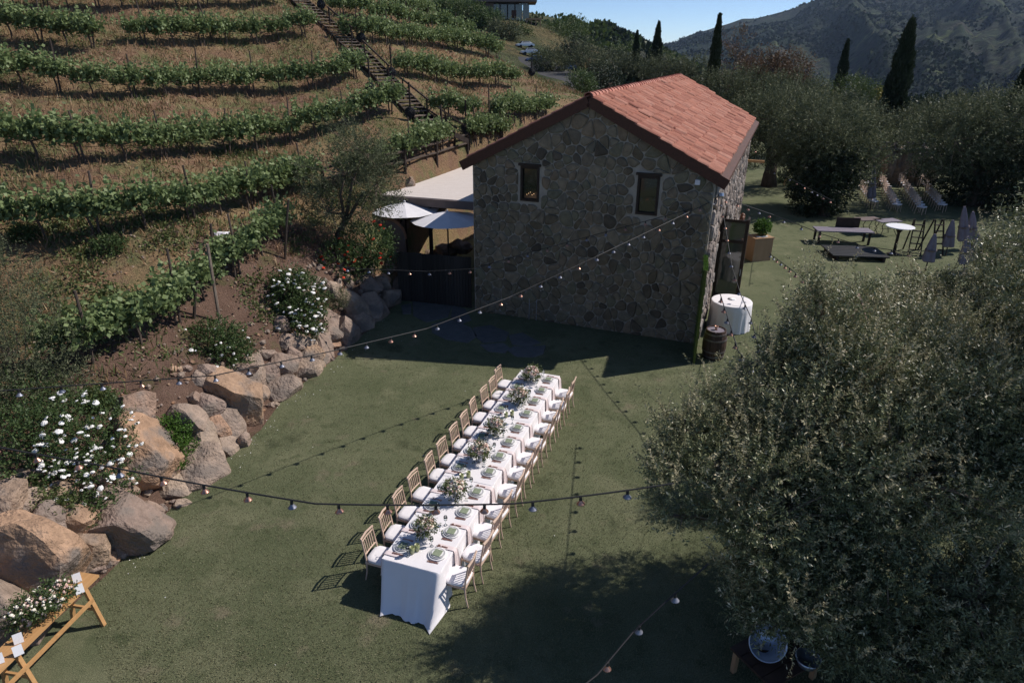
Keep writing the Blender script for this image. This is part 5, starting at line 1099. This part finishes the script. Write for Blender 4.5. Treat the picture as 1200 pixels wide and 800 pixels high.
for hx, hy, hz0 in ((-.17, .26, 1.0), (.19, .27, 1.04)):
    for f in range(4): bp_ += [(hx-.022+.015*f, hy+.045, hz0-.005, .009), (hx-.022+.015*f, hy+.08-.006*abs(f-1.5), hz0-.03, .007)]
    bp_ += [(hx+(.03 if hx < 0 else -.03), hy+.03, hz0+.005, .009), (hx+(.035 if hx < 0 else -.035), hy+.06, hz0-.01, .007)]
ed = [(0, 1), (1, 2), (2, 3), (3, 4), (4, 5), (5, 6), (2, 7), (7, 8), (8, 9), (9, 10), (2, 11), (11, 12), (12, 13), (13, 14), (0, 15), (15, 16), (16, 17), (17, 18), (0, 19), (19, 20), (20, 21), (21, 22)]
for h_, o0 in ((10, 23), (14, 33)): ed += [x for f in range(5) for x in ((h_, o0+2*f), (o0+2*f, o0+2*f+1))]
skin_body('body', bp_, ed, M_skin, t)
b = MB(); b.lathe((0, 0, 0), [(.23, .42), (.2, .7), (.165, .95), (.135, 1.12), (.175, 1.34), (.12, 1.45), (.07, 1.48)], 20, sy=.78, cap=False, wob=lambda a, z: 1+.05*math.sin(a*7)*max(0, 1-z)); b.build('dress', M_denim, t, True)
b = MB(); b.blob((0, -.012, 1.655), (.108, .122, .125), 3, .08, 2); b.tube([(0, -.07, 1.66), (0, -.11, 1.5), (.01, -.13, 1.3), (.0, -.12, 1.18)], [.1, .105, .085, .03], 10); b.build('hair', M_hair, t, True)
b = MB(); b.blob((0, .118, 1.6), (.014, .022, .022), 1, 0); b.blob((0, .10, 1.56), (.028, .012, .008), 1, 0)
for sx in (-1, 1): b.blob((sx*.034, .100, 1.63), (.014, .009, .008), 1, 0); b.blob((sx*.1, .01, 1.61), (.012, .02, .032), 1, 0)
b.build('face', M_skin, t)

# ------------------------------------------------------------------ far lawn: ceremony chairs, tables, umbrellas, ladders
def simple_chair():
    b = MB(); b.box((0, 0, .43), (.40, .40, .05)); me = b.mesh('seat'); me.materials.append(M_cush)
    f = MB()
    for sx in (-1, 1): f.tube([(sx*.19, .19, 0), (sx*.19, .18, .42)], .016, 4); f.tube([(sx*.19, -.23, 0), (sx*.19, -.19, .42), (sx*.18, -.25, .88)], .016, 4)
    for zz in (.56, .67, .78, .88): f.box((0, -.222-.03*(zz-.6)*3, zz), (.38, .025, .075))
    m2 = f.mesh('frame'); m2.materials.append(M_wood); return me, m2
me_s, me_f = simple_chair(); idx = 0
for gi, (x0, y0, x1, y1, n, l) in enumerate([(1014, 222, 1006, 212, 5, 'back left row'), (1038, 226, 1028, 212, 6, 'back row second from the left'), (1063, 228, 1052, 214, 6, 'shaded back row third from the left'), (1088, 229, 1078, 216, 6, 'shaded back row on the right'), (1022, 244, 1010, 228, 7, 'front left row by the closed umbrella'), (1049, 248, 1038, 229, 8, 'front row second from the left'), (1078, 251, 1064, 231, 8, 'front row third from the left'), (1102, 248, 1088, 233, 7, 'front row on the right')]):
    a, c = gnd(x0, y0), gnd(x1, y1); hd = math.atan2(c.y-a.y, c.x-a.x)
    for k in range(n):
        q = a.lerp(c, k/(n-1)); t = thing('ceremony_chair', 'ceremony chair, '+ORD[k]+' from near end, '+l, 'chair', q, -2.55+random.uniform(-.05, .05), 'ceremony chairs on the far lawn')
        for nm, me in (('seat', me_s), ('frame', me_f)): o = bpy.data.objects.new(nm, me); COL.objects.link(o); o.parent = t
def folded_umbrella(px, py0, py1, lab, lean=0, m=M_canvas, wide=1.0):
    g = gnd(px, py1); tp = atY(px+lean, py0, g.y); h_ = max(1.6, (tp-g).length); t = thing('closed_umbrella', lab, 'umbrella', g, 0, 'closed patio umbrellas'); t.rotation_euler = (0, math.atan2(tp.x-g.x, h_), 0)
    MB().tube([(0, 0, 0), (0, 0, h_)], .025, 6).build('pole', M_darkwd, t)
    MB().lathe((0, 0, 0), [(.04, h_), (.09*wide, h_*.93), (.17*wide, h_*.72), (.24*wide, h_*.45), (.27*wide, h_*.3), (.19*wide, h_*.27)], 16, wob=lambda a, z: 1+.22*math.sin(a*4)).build('canopy', m, t)
    MB().lathe((0, 0, h_*.55), [(.235*wide, 0), (.245*wide, .05), (.235*wide, .08)], 16).build('strap', M_fascia, t)
for a in [(1020, 192, 246, 'closed grey umbrella standing among the left rows of ceremony chairs', 4), (1128, 242, 296, 'tall closed grey umbrella, middle of the cluster at the right', 2), (1138, 248, 292, 'closed grey umbrella right of the tallest one', 2), (1108, 258, 300, 'closed grey umbrella leaning at the left of the cluster', 9), (1143, 272, 318, 'closed grey umbrella nearest the olive at the right', 3), (1084, 274, 318, 'closed grey umbrella leaning beside the stepladders', 12), (1129, 288, 320, 'short closed grey umbrella at the front of the cluster', 2)]: folded_umbrella(a[0], a[1], a[2], a[3], a[4], wide=.95)
def metal_table(px, py, lab, m, w_=1.2, d_=.7, rz=.2, h_=.75):
    g = gnd(px, py); t = thing('garden_table', lab, 'table', g, rz); MB().box((0, 0, h_-.02), (w_, d_, .04)).build('tabletop', m, t)
    for sx in (-1, 1):
        for sy in (-1, 1): MB().tube([(sx*w_*.3, sy*d_*.4, h_-.04), (sx*w_*.38, sy*d_*.38, h_*.7), (sx*w_*.26, sy*d_*.3, h_*.4), (sx*w_*.4, sy*d_*.42, 0)], .018, 5).build('leg', M_blk, t)
    MB().tube([(-w_*.27, 0, h_*.4), (w_*.27, 0, h_*.4)], .012, 5).build('stretcher', M_blk, t)
metal_table(1014, 273, 'beige-topped iron garden table left of the round one', M_fascia); metal_table(1036, 275, 'blue-grey iron garden table beside the round white one', M_canvas)
g = gnd(1047, 298); t = thing('cocktail_table', 'small round white-topped pedestal table between garden tables and stepladders', 'table', g); MB().lathe((0, 0, 1.28), [(0, 0), (.58, 0), (.6, .02), (.58, .04), (0, .04)], 28).build('tabletop', M_card, t); MB().lathe((0, 0, 0), [(.28, 0), (.28, .04), (.07, .08), (.06, 1.0), (.2, 1.26)], 14).build('pedestal', M_darkwd, t)
for k, (x, y, l) in enumerate([(1068, 296, 'left dark wooden stepladder on the far lawn'), (1090, 296, 'right dark wooden stepladder next to the closed umbrellas')]):
    g = gnd(x, y); t = thing('stepladder', l, 'ladder', g, .4*k-.3, 'stepladders')
    for s in (-1, 1):
        for xx in (-1, 1): MB().beam((xx*.26, s*.5, 0), (xx*.2, s*.04, 1.55), .05).build('rail', M_darkwd, t)
    for q in range(5): z = .25+.27*q; MB().box((0, -.5+.46*z/1.55, z), (.46, .12, .03)).build('rung', M_darkwd, t)
g = gnd(985, 284); t = thing('wooden_bench', 'long grey-topped wooden bench in the tree shade left of the garden tables', 'bench', g, -.12)
for k in range(3): MB().box((0, -.3+.3*k, .62), (2.6, .28, .05)).build('top_board', M_canvas if k < 3 else M_darkwd, t)
for sx in (-1, 1):
    for sy in (-1, 1): MB().box((sx*1.15, sy*.33, .3), (.09, .09, .59)).build('leg', M_darkwd, t)
MB().box((.35, .55, .85), (1.1, .05, .5)).build('back_panel', M_darkwd, t)
g = gnd(990, 300); t = thing('shade_platform', 'black slatted platform standing in for the shade before the grey bench', 'platform', g+Vector((.4, 0, 0)), -.1)
for k in range(7): MB().box((0, -.75+.25*k, .22), (2.4, .22, .05)).build('slat', M_blk, t)  # black slats carry the dark shade of this spot in their colour
for sx in (-1, 1): MB().box((sx*1.0, 0, .095), (.12, 1.6, .19)).build('bearer', M_darkwd, t)
o = MB().blob((0, 0, .5), (1.5, 1.1, .95), 3, .5, 4, .1).build('boulder', M_boulder); o.location = gnd(1057, 204); tag(o, 'big tan boulder between the dark trees behind the ceremony chairs', 'boulder')
# raised stone terrace in the gap
g = atY(1060, 190, 47); t = thing('stone_terrace', 'raised stone terrace seen in the gap between the far trees', 'terrace', (g.x, g.y, 0)); hh = atY(1060, 172, 47).z
for k in range(9): MB().blob((-2.2+.55*k, random.uniform(-.2, .2), hh*.5), (.45, .5, hh*.55), 2, .3, k, random.random()).build('stone', M_boulder, t)
MB().box((0, .3, hh*.95), (5, 1.6, .12)).build('capping', M_slab, t)
for k, (dx, s) in enumerate(((-1.4, .35), (-.9, .3), (.2, .4), (1.1, .3))): o = MB().box((0, 0, s/2), (.4, .3, s)).build('crate', M_canvas); o.location = (g.x+dx, g.y+.2, hh*.95+.06); tag(o, ['leftmost', 'second', 'third', 'rightmost'][k]+' pale crate on the far stone terrace', 'crate', 'crates on the terrace')
# easel with flowers on the back lawn
g = gnd(923, 218); t = thing('wooden_easel', 'small pale wooden easel with flowers on the lawn behind the house', 'easel', g, .3)
for a_, c_ in (((-.35, -.1, 0), (0, 0, 1.5)), ((.35, -.1, 0), (0, 0, 1.5)), ((0, .45, 0), (0, 0, 1.5))): MB().tube([a_, c_], .03, 6).build('leg', M_bench, t)
b = MB(); [b.blob((random.uniform(-.12, .12), -.05, random.uniform(1.2, 1.6)), .06, 1, .4, k) for k in range(9)]; b.build('flowers', M_cream, t, kind='stuff')
for k, (x, y, s, l) in enumerate([(914, 214, .3, 'left'), (932, 222, .34, 'right')]):
    g2 = gnd(x, y); shrub('flower_clump', 'low flower clump at the '+l+' foot of the wooden easel', 'plant', [(g2.x, g2.y, .3, .5, .4, .3)], L_green, 160, 8, .2, .08, .04)
# things half hidden under the foreground olive
g = gnd(905, 790); t = thing('low_wooden_table', 'low brown wooden table in deep shade under the foreground olive', 'table', g, .5)
for k in range(4): MB().box((0, -.3+.2*k, .45), (1.1, .19, .04)).build('plank', M_barrel, t)
for sx in (-1, 1):
    for sy in (-1, 1): MB().box((sx*.48, sy*.32, .215), (.07, .07, .43)).build('leg', M_crate, t)
o = link('metal_tub', lathe_me('metal_tub', [(0, 0), (.20, 0), (.26, .3), (.275, .31), (.265, .32), (.245, .3), (.19, .02), (0, .02)], M_silver, 28, cap=False), None); o.location = gnd(893, 752, .5)+Vector((0, 0, .1)); o.rotation_euler = (.9, -.5, .2); tag(o, 'shiny galvanised tub tipped on its side beneath the foreground olive', 'tub')
o = link('metal_bowl', lathe_me('metal_bowl', [(0, 0), (.12, 0), (.18, .14), (.17, .14), (.11, .02), (0, .02)], M_silver, 24, cap=False), None); o.location = gnd(945, 778, .47); tag(o, 'smaller metal bowl right of the tipped tub in the shade', 'bowl')

# ------------------------------------------------------------------ background trees
KW = dict(tip=.25, hole=.36)
def bg_tree(lab, m, lobs, Y, gy=None, n=2200, per=11, sc=1, tr=.22, nm='olive_tree', slen=.7, zg=0, **kw):
    L_ = [lob(*(l[:2]), Y+(l[4] if len(l) > 4 else 0), l[2], l[3]) for l in lobs]; cx = sum(l[0] for l in L_)/len(L_); cy = sum(l[1] for l in L_)/len(L_)
    k_ = dict(KW); k_.update(kw); return tree(nm, lab, 'tree', (cx, cy, zg), L_, m, n, per, slen*sc, .17*sc, .06*sc, tr=tr, twigs=20, **k_)
bg_tree('olive tree with a dark trunk on the lawn just behind the house', L_olive2, [(905, 140, 42, 30), (935, 150, 36, 34), (895, 165, 30, 24)], 46, n=2600, tr=.45)
bg_tree('bushy olive whose foliage hangs down to the lawn right of the easel', L_olive2, [(965, 160, 46, 34), (985, 185, 44, 30), (950, 180, 30, 28)], 39, n=3600)
tree('evergreen_tree', 'dark leafy tree hanging low over the lawn behind the grey bench', 'tree', gnd(965, 252), [lob(963, 215, 38, 32, 30), lob(958, 238, 37.5, 24, 16), lob(983, 196, 38, 20, 18)], L_dark, 1500, 10, .5, .16, .08, tr=.3, hole=.3)
tree('evergreen_tree', 'huge dark tree shading the right side of the far lawn', 'tree', gnd(1142, 240), [lob(1145, 200, 42, 46, 38), lob(1190, 190, 41, 50, 50), lob(1105, 188, 44, 26, 22), lob(1230, 220, 38, 50, 50), lob(1160, 225, 40, 40, 28)], L_dark, 3600, 11, .6, .18, .08, tr=.4, hole=.3)
bg_tree('olive tree topping the dark tree at the right edge', L_olive2, [(1120, 165, 44, 30), (1165, 150, 44, 30), (1200, 165, 40, 36)], 40, n=3200)
bg_tree('olive tree crown in the middle of the far treeline', L_olive2, [(1000, 150, 34, 22), (1035, 165, 26, 24), (1010, 180, 24, 20)], 48, n=1900)
bg_tree('silvery olive tree left of the far trunk, touching the roof corner', L_olive2, [(870, 110, 34, 22), (900, 118, 34, 22), (930, 112, 30, 18), (845, 105, 26, 16)], 56, n=2400)
bg_tree('silvery olive tree below the second cypress pair', L_olive2, [(960, 128, 36, 20), (1000, 138, 30, 20), (925, 130, 28, 20)], 60, n=2200)
bg_tree('silvery olive tree along the right skyline below the mountain', L_olive2, [(1080, 150, 34, 20), (1110, 140, 34, 20), (1050, 155, 26, 18)], 58, n=2000)
bg_tree('broad olive tree at the right edge under the mountain slope', L_olive2, [(1150, 138, 40, 20), (1195, 132, 36, 20), (1230, 140, 36, 24)], 56, n=2200)
bg_tree('brown leafless tree right of the tallest roofside cypress', L_rust, [(862, 65, 18, 26), (855, 85, 18, 20), (870, 92, 18, 18)], 84, n=420, sc=1.6, tr=.3, nm='bare_tree', hole=.45)
bg_tree('rust-coloured tree on the skyline between the cypresses', L_rust, [(900, 85, 22, 16), (925, 85, 20, 16), (885, 92, 18, 14), (912, 100, 26, 14)], 80, n=1500, sc=1.5, nm='rusty_tree')
bg_tree('rounded green tree beside the yellow-flowering one', L_mid, [(1000, 115, 24, 18), (1018, 122, 20, 16)], 72, n=1400, sc=1.2, nm='broadleaf_tree'); bg_tree('yellow-flowering tree left of the widest cypress', L_yel, [(1032, 128, 14, 14)], 71, n=600, sc=1.1, nm='flowering_tree')
for k, (x, y, r1, r2, Y, m, l, zg) in enumerate([(650, 50, 17, 15, 150, L_mid, 'bright green oak on the slope below the modern house', 8), (668, 42, 16, 14, 155, L_mid, 'tallest green oak right of the modern house', 8), (632, 52, 12, 14, 152, L_mid, 'small oak with a bare lower trunk below the modern house', 8), (645, 72, 18, 12, 110, L_olive2, 'olive tree behind the parked cars', 4.5), (690, 72, 20, 16, 105, L_olive2, 'olive tree right of the parking area', 4), (675, 62, 16, 12, 135, L_dark, 'dark tree above the asphalt road', 5), (720, 80, 22, 16, 95, L_olive2, 'olive tree over the road bend', 3), (705, 95, 18, 14, 80, L_dark, 'dark evergreen directly left of the roof ridge', 2), (748, 84, 22, 14, 95, L_olive2, 'olive tree behind the roof ridge, left of the cypresses', 2), (780, 82, 22, 14, 90, L_olive2, 'olive tree behind the roof between two cypresses', 2), (812, 86, 20, 14, 88, L_olive2, 'olive tree behind the roof left of the tall cypress', 1), (680, 100, 12, 10, 66, L_green, 'light green bush at the road edge near the ridge', 2), (735, 66, 18, 9, 170, L_mid, 'oak clump on the far slope', 5), (765, 72, 18, 9, 180, L_mid, 'oak clump under the smallest cypress', 4), (590, 38, 14, 8, 132, L_olive2, 'grey-green shrub on the knoll below the modern house', 9), (610, 46, 8, 12, 140, L_mid, 'narrow green shrub on the brown knoll', 9), (548, 16, 16, 9, 140, L_mid, 'green tree left of the modern house', 12), (528, 12, 14, 8, 150, L_mid, 'olive-green tree on the skyline far left of the modern house', 14), (572, 24, 10, 6, 138, L_green, 'small bright tree in front of the modern house wall', 12)]):
    bg_tree(l, m, [(x, y, r1, r2), (x+r1*.5, y+r2*.3, r1*.6, r2*.6), (x-r1*.5, y+r2*.25, r1*.6, r2*.6)], Y, n=700, per=9, sc=max(1, Y/62), nm='olive_tree' if m == L_olive2 else 'broadleaf_tree', zg=zg, tr=.25)
# wood on the far ridge and below the lawn: an uncountable mass
def wood(name, n, xs, ys, r_, m, f, lab, per=26, leaf=1.2):
    X = rng.uniform(*xs, n); Y = rng.uniform(*ys, n); k = f(X, Y); X, Y = X[k], Y[k]; Z = vz(X, Y); R_ = r_*(.6+.8*rng.random(len(X)))
    d = unit(rng.normal(size=(len(X), per, 3))); d[..., 2] = np.abs(d[..., 2]); P = np.stack([X, Y, Z], -1)[:, None]+d*R_[:, None, None]*(.75+.3*rng.random((len(X), per, 1)))*[1, 1, .9]
    v = .4+.35*(rng.random((len(X), 1))-.5)+.25*(rng.random((len(X), per))-.5)
    g = link(name, leaf_mesh(name, P.reshape(-1, 3), (d+rng.normal(size=d.shape)*.5).reshape(-1, 3), leaf, leaf*.75, v.ravel()), m, kind='stuff'); tag(g, lab, 'woodland')
wood('ridge_wood', 5200, (-80, 190), (175, 420), 2.6, L_mid, lambda x, y: (fbm(x*.02, y*.02, 3, 61) > .36) & (x > -.1*y+25-y*.12), 'scrub oak woodland covering the far ridge', 30, 2.0)
wood('valley_scrub', 1500, (12, 120), (80, 150), 2.2, L_dark, lambda x, y: (x/y > .12) & (fbm(x*.03, y*.03, 3, 66) > .33), 'dark scrub just below the end of the lawn', 90, .55)
wood('valley_wood', 5200, (25, 420), (150, 420), 2.8, L_dark, lambda x, y: (x/y > .12) & (fbm(x*.03, y*.03, 3, 66) > .33), 'dark woodland filling the valley beyond the lawn', 30, 1.9)
wood('knoll_scrub', 900, (-60, 60), (88, 175), 1.1, L_olive2, lambda x, y: (fbm(x*.05, y*.05, 3, 69) > .56), 'low grey scrub dotted over the knoll', 22, .8)
# cypresses
def cypress(x0, y0, x1, y1, wpx, Y, lab):
    g = atY(x1, y1, Y); tp = atY(x0, y0, Y); m = (g-Vector((0, 0, CH))).length/FP; R_ = wpx*m/2*.72; h_ = tp.z-g.z; z0 = g.z-2.5; H_ = h_+2.5
    t = thing('cypress_tree', lab, 'tree', ((g.x+tp.x)/2, Y, z0)); n = int(2600); zz = rng.random(n)**1.15; prof = R_*np.clip(np.minimum((1-zz)*3.2, 1.0), 0, 1)**.75*(.75+.25*np.sin(zz*3.1+.4)); a = rng.random(n)*6.283; a2 = 1+.16*np.sin(a*3+zz*14)+.1*np.sin(zz*37)
    P = np.stack([np.cos(a)*prof*a2*(.7+.3*rng.random(n)), np.sin(a)*prof*a2*(.7+.3*rng.random(n)), zz*H_], -1); P = np.repeat(P, 6, 0)+rng.normal(size=(n*6, 3))*[.12, .12, .3]*R_*.6
    D = np.stack([np.repeat(np.cos(a), 6)*.35, np.repeat(np.sin(a), 6)*.35, np.ones(n*6)], -1)+rng.normal(size=(n*6, 3))*.2
    link('crown', leaf_mesh('crown', P, D, .5*max(.6, R_), .2*max(.6, R_), .3+.4*rng.random(n*6)), L_dark, t)
    MB().tube([(0, 0, 0), (0, 0, H_*.9)], [R_*.5, R_*.12], 8).build('trunk', M_bark, t)
for a in [(843, 20, 833, 110, 13, 72, 'tall slim cypress rising right behind the house roof'), (771, 28, 768, 90, 13, 95, 'cypress behind the roof ridge with a full rounded tip'), (747, 38, 744, 74, 8, 120, 'smallest cypress, thin tipped, left of the others'), (992, 50, 981, 122, 12, 78, 'slender cypress with a spiky tip in front of the mountain'), (1068, 28, 1043, 142, 25, 60, 'widest cypress, standing out against the mountain'), (1199, 84, 1184, 152, 17, 50, 'cypress cut off by the right edge of the view'), (910, 80, 909, 96, 6, 88, 'tiny cypress between the rusty trees')]: cypress(*a)

# ------------------------------------------------------------------ modern house, road, cars
g = atY(592, 22, 150); m = g.y*1.03/FP; Wm = 56*m; zt = atY(592, 3, 150).z; zb = atY(592, 22, 150).z-1.0; hh = zt-zb
t = thing('modern_house', 'low flat-roofed dark modern house on top of the brown knoll', 'house', (g.x, 150, zb), 0)
MB().box((-Wm*.12, 4, hh/2), (Wm*.72, 8, hh)).build('wall', M_blk, t); MB().box((0, 3.5, hh+.2), (Wm*1.14, 11, .4)).build('roof', M_fascia, t); MB().box((-Wm*.28, -.2, hh*.5), (Wm*.14, .3, hh*.94)).build('stucco_panel', M_fascia, t)
gb = MB(); x0 = Wm*.24; x1 = Wm*.42
for k in range(4): gb.box((x0+(x1-x0)*k/3, .2, hh/2), (.16, .16, hh))
for zz in (.1, .42, .98): gb.box(((x0+x1)/2, .2, hh*zz), (x1-x0, .14, .14))
wf = gb.build('window_frame', M_blk, t); MB().box(((x0+x1)/2, .3, hh/2), (x1-x0-.2, .05, hh*.95)).build('pane', M_clear, wf); MB().box((x0-.9, -.1, hh*.45), (1.0, .2, 1.5)).build('rusty_screen', M_rake, t)
for k in range(5): MB().box((-Wm*.16+k*1.5, -.05, hh*.55), (1.25, .12, hh*.7)).build('window', M_pane, t)
MB().box((Wm*.52, 0, .9), (3.2, 4, .3)).build('deck', M_crate, t)
for k in range(4): MB().box((Wm*.52-1.4+.9*k, -1.8, -.4), (.2, .2, 2.4)).build('deck_post', M_crate, t)
b = MB(); rp = [(615, 78, 118), (640, 80, 110), (658, 86, 100), (672, 94, 90), (680, 100, 84)]; V = []
for x, y, Y in rp: q = atY(x, y, Y); z = float(vz(q.x, q.y))+.12; V += [(q.x-3.2, q.y-1, z+.1), (q.x+3.4, q.y+1, z+.1)]
b.add(V, [(2*k, 2*k+1, 2*k+3, 2*k+2) for k in range(len(rp)-1)]); b.build('road', M_asph, kind='structure')
def car(px, py, Y, rz, m, lab):
    q = atY(px, py, Y); z = float(vz(q.x, q.y))+.2; z = max(z, q.z-.7); t = thing('parked_car', lab, 'car', (q.x, q.y, z), rz, 'cars parked by the road'); t.scale = (.72, .72, .72)
    S = [(-2.2, .45), (-2.15, .85), (-1.3, .95), (-.8, 1.42), (.9, 1.45), (1.7, .98), (2.2, .8), (2.25, .4)]; b = MB(); n = len(S); V = []
    for yy, k_ in ((-.88, 1), (.88, 1)): V += [(x, yy*(.86 if z_ > 1.2 else 1), z_) for x, z_ in S]
    b.add(V, [tuple(range(n)), tuple(n+k for k in range(n))[::-1]]+[(k, n+k, n+(k+1) % n, (k+1) % n) for k in range(n)]); b.build('body', m, t)
    b = MB()
    for yy in (-.86, .86): b.add([(-1.15, yy, .98), (1.45, yy, .98), (.85, yy*.93, 1.36), (-.72, yy*.93, 1.36)], [(0, 1, 2, 3), (3, 2, 1, 0)])
    b.add([(-1.37, -.7, .98), (-1.37, .7, .98), (-.87, .65, 1.38), (-.87, -.65, 1.38)], [(0, 1, 2, 3), (3, 2, 1, 0)]); b.build('windows', M_pane, t)
    for x in (-1.35, 1.4):
        for yy in (-.85, .85): o = MB().tube([(0, -.1, 0), (0, .1, 0)], .33, 12).build('wheel', M_rubber, t); o.location = (x, yy, .33)
car(615, 68, 128, .3, M_carw, 'white parked car highest up by the road'); car(621, 72, 121, .2, M_carw, 'white parked car in the middle of the three'); car(628, 76, 116, .1, M_carb, 'blue parked car nearest the road'); car(666, 78, 112, .2, M_carb, 'small blue car half hidden under the trees')
